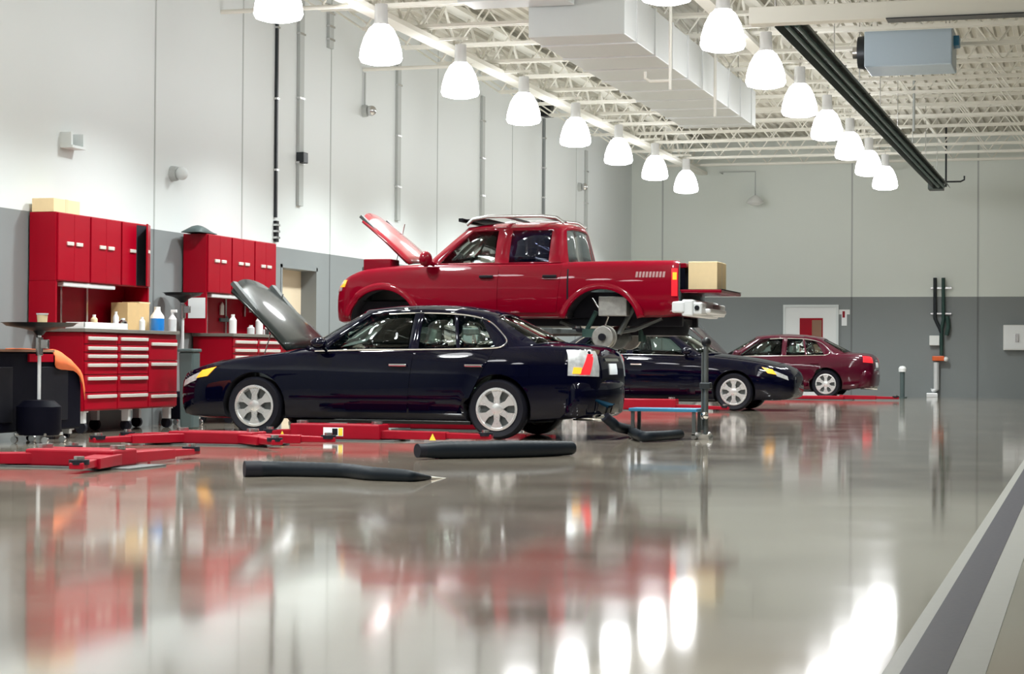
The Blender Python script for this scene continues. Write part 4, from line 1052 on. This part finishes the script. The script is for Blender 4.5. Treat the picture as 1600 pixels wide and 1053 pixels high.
tl = floor_lift('far chrome lift post with dark arms under the raised red truck', (-7.2, 25.4), (.6, .22), [(.2, 0, 1.15, -.62), (-.2, 0, -1.15, -.62)], h=.09, z=1.15, posts=True)
floor_lift('red lift beam on the floor before the black sedan that faces right', (-7.3, 32.75), (1.2, .26), [(.5, 0, 1.5, -.05), (-.5, 0, -1.3, 0)], h=.20)
floor_lift('thin red lift beam on the floor beside the dark maroon sedan', (-5.9, 43.9), (1.4, .26), [(.6, 0, 1.9, -.05), (-.6, 0, -1.6, 0)], h=.09)

# ------------------------------------------------------------------ hoses on the floor
def hose(label, pts, rs, tip=None, cuff=None):
    t = thing('exhaust_hose', label, 'hose', (pts[0][0], pts[0][1], 0))
    P = [Vector(p) - Vector((pts[0][0], pts[0][1], 0)) for p in pts]
    f = [pchip(range(len(P)), [p[i] for p in P]) for i in range(3)]; g = pchip(range(len(P)), rs)
    N = (len(P) - 1) * 14; Q = []; Rr = []
    for k in range(N + 1):
        u = k * (len(P) - 1) / N; Q.append(Vector([q(u) for q in f])); Rr.append(g(u) * (1 + (.05 if k % 2 else 0)))
    B().tube(Q, Rr, 16).build('hose_tube', 'hose', t, smooth=50)
    d = (Q[1] - Q[0]).normalized()
    B().cyl(Q[0] - d * .02, Q[0] + d * .10, rs[0] * 1.10, n=20).build('hose_cuff', 'rubber', t)
    if tip:
        d = (Q[-1] - Q[-2]).normalized(); B().cyl(Q[-1], Q[-1] + d * tip, rs[-1] * .8, rs[-1] * .25, n=12).build('nozzle', 'handle_silver', t)
def fl(px, py, z): q = onZ(px, py, z); return (q.x, q.y, z)
hose('tapered black hose lying alone on the open floor in front', [fl(386, 733, .055), fl(450, 733, .052), fl(530, 735, .050), fl(590, 741, .045), fl(640, 744, .038), fl(672, 746, .015)], [.055, .055, .052, .048, .040, .012], tip=.28)
hose('thick black hose lying on the floor beside the rear wheel of the black sedan', [fl(655, 704, .075), fl(700, 703, .075), fl(780, 702, .075), fl(850, 701, .07), fl(893, 700, .065)], [.055, .075, .075, .07, .06])
hose('black exhaust hose running from the black sedan tail to the wheeled stand', [(-4.95, 20.42, .24), (-4.88, 20.5, .16), fl(985, 672, .07), fl(1008, 682, .06), fl(1045, 680, .06), (-4.25, 20.93, .06)], [.05, .055, .055, .055, .05, .05])
# wheeled stand with a tall post and blue deck
X0, Y0 = -4.88, 21.55
px_, py_ = -4.05, 21.15
t = thing('wheeled_stand', 'low wheeled blue-topped stand with a tall dark post behind the black sedan', 'stand', (px_, py_, 0))
B().box(-.78, -.02, -.20, .20, .30, .335).build('deck', 'blue_paint', t, smooth=0, bevel=.006)
for x in (-.74, -.06):
    for y in (-.16, .16): B().box(x - .018, x + .018, y - .018, y + .018, .06, .30).build('deck_leg', 'under_metal', t, smooth=0)
for x in (-.74, -.06): B().cyl((x, -.18, .03), (x, .18, .03), .03, n=14).box(x - .02, x + .02, -.18, .18, .045, .07).build('caster', 'steel', t, smooth=0)
B().cyl((0.04, 0, .02), (0.04, 0, 1.02), .028).cyl((.0, 0, .1), (.0, 0, .95), .012).build('post', 'under_metal', t)
B().box(-.02, .10, -.06, .06, .55, .62).build('post_bracket', 'dark_metal', t, smooth=0, bevel=.01)
B().ball((.04, 0, 1.06), .055).build('post_knob', 'black_plastic', t)
B().ball((.04, -.07, .26), .045).build('release_valve', 'chrome', t)
B().cyl((.04, -.12, .0), (.04, .12, .0 + .02), .06, n=14).build('foot', 'steel', t)
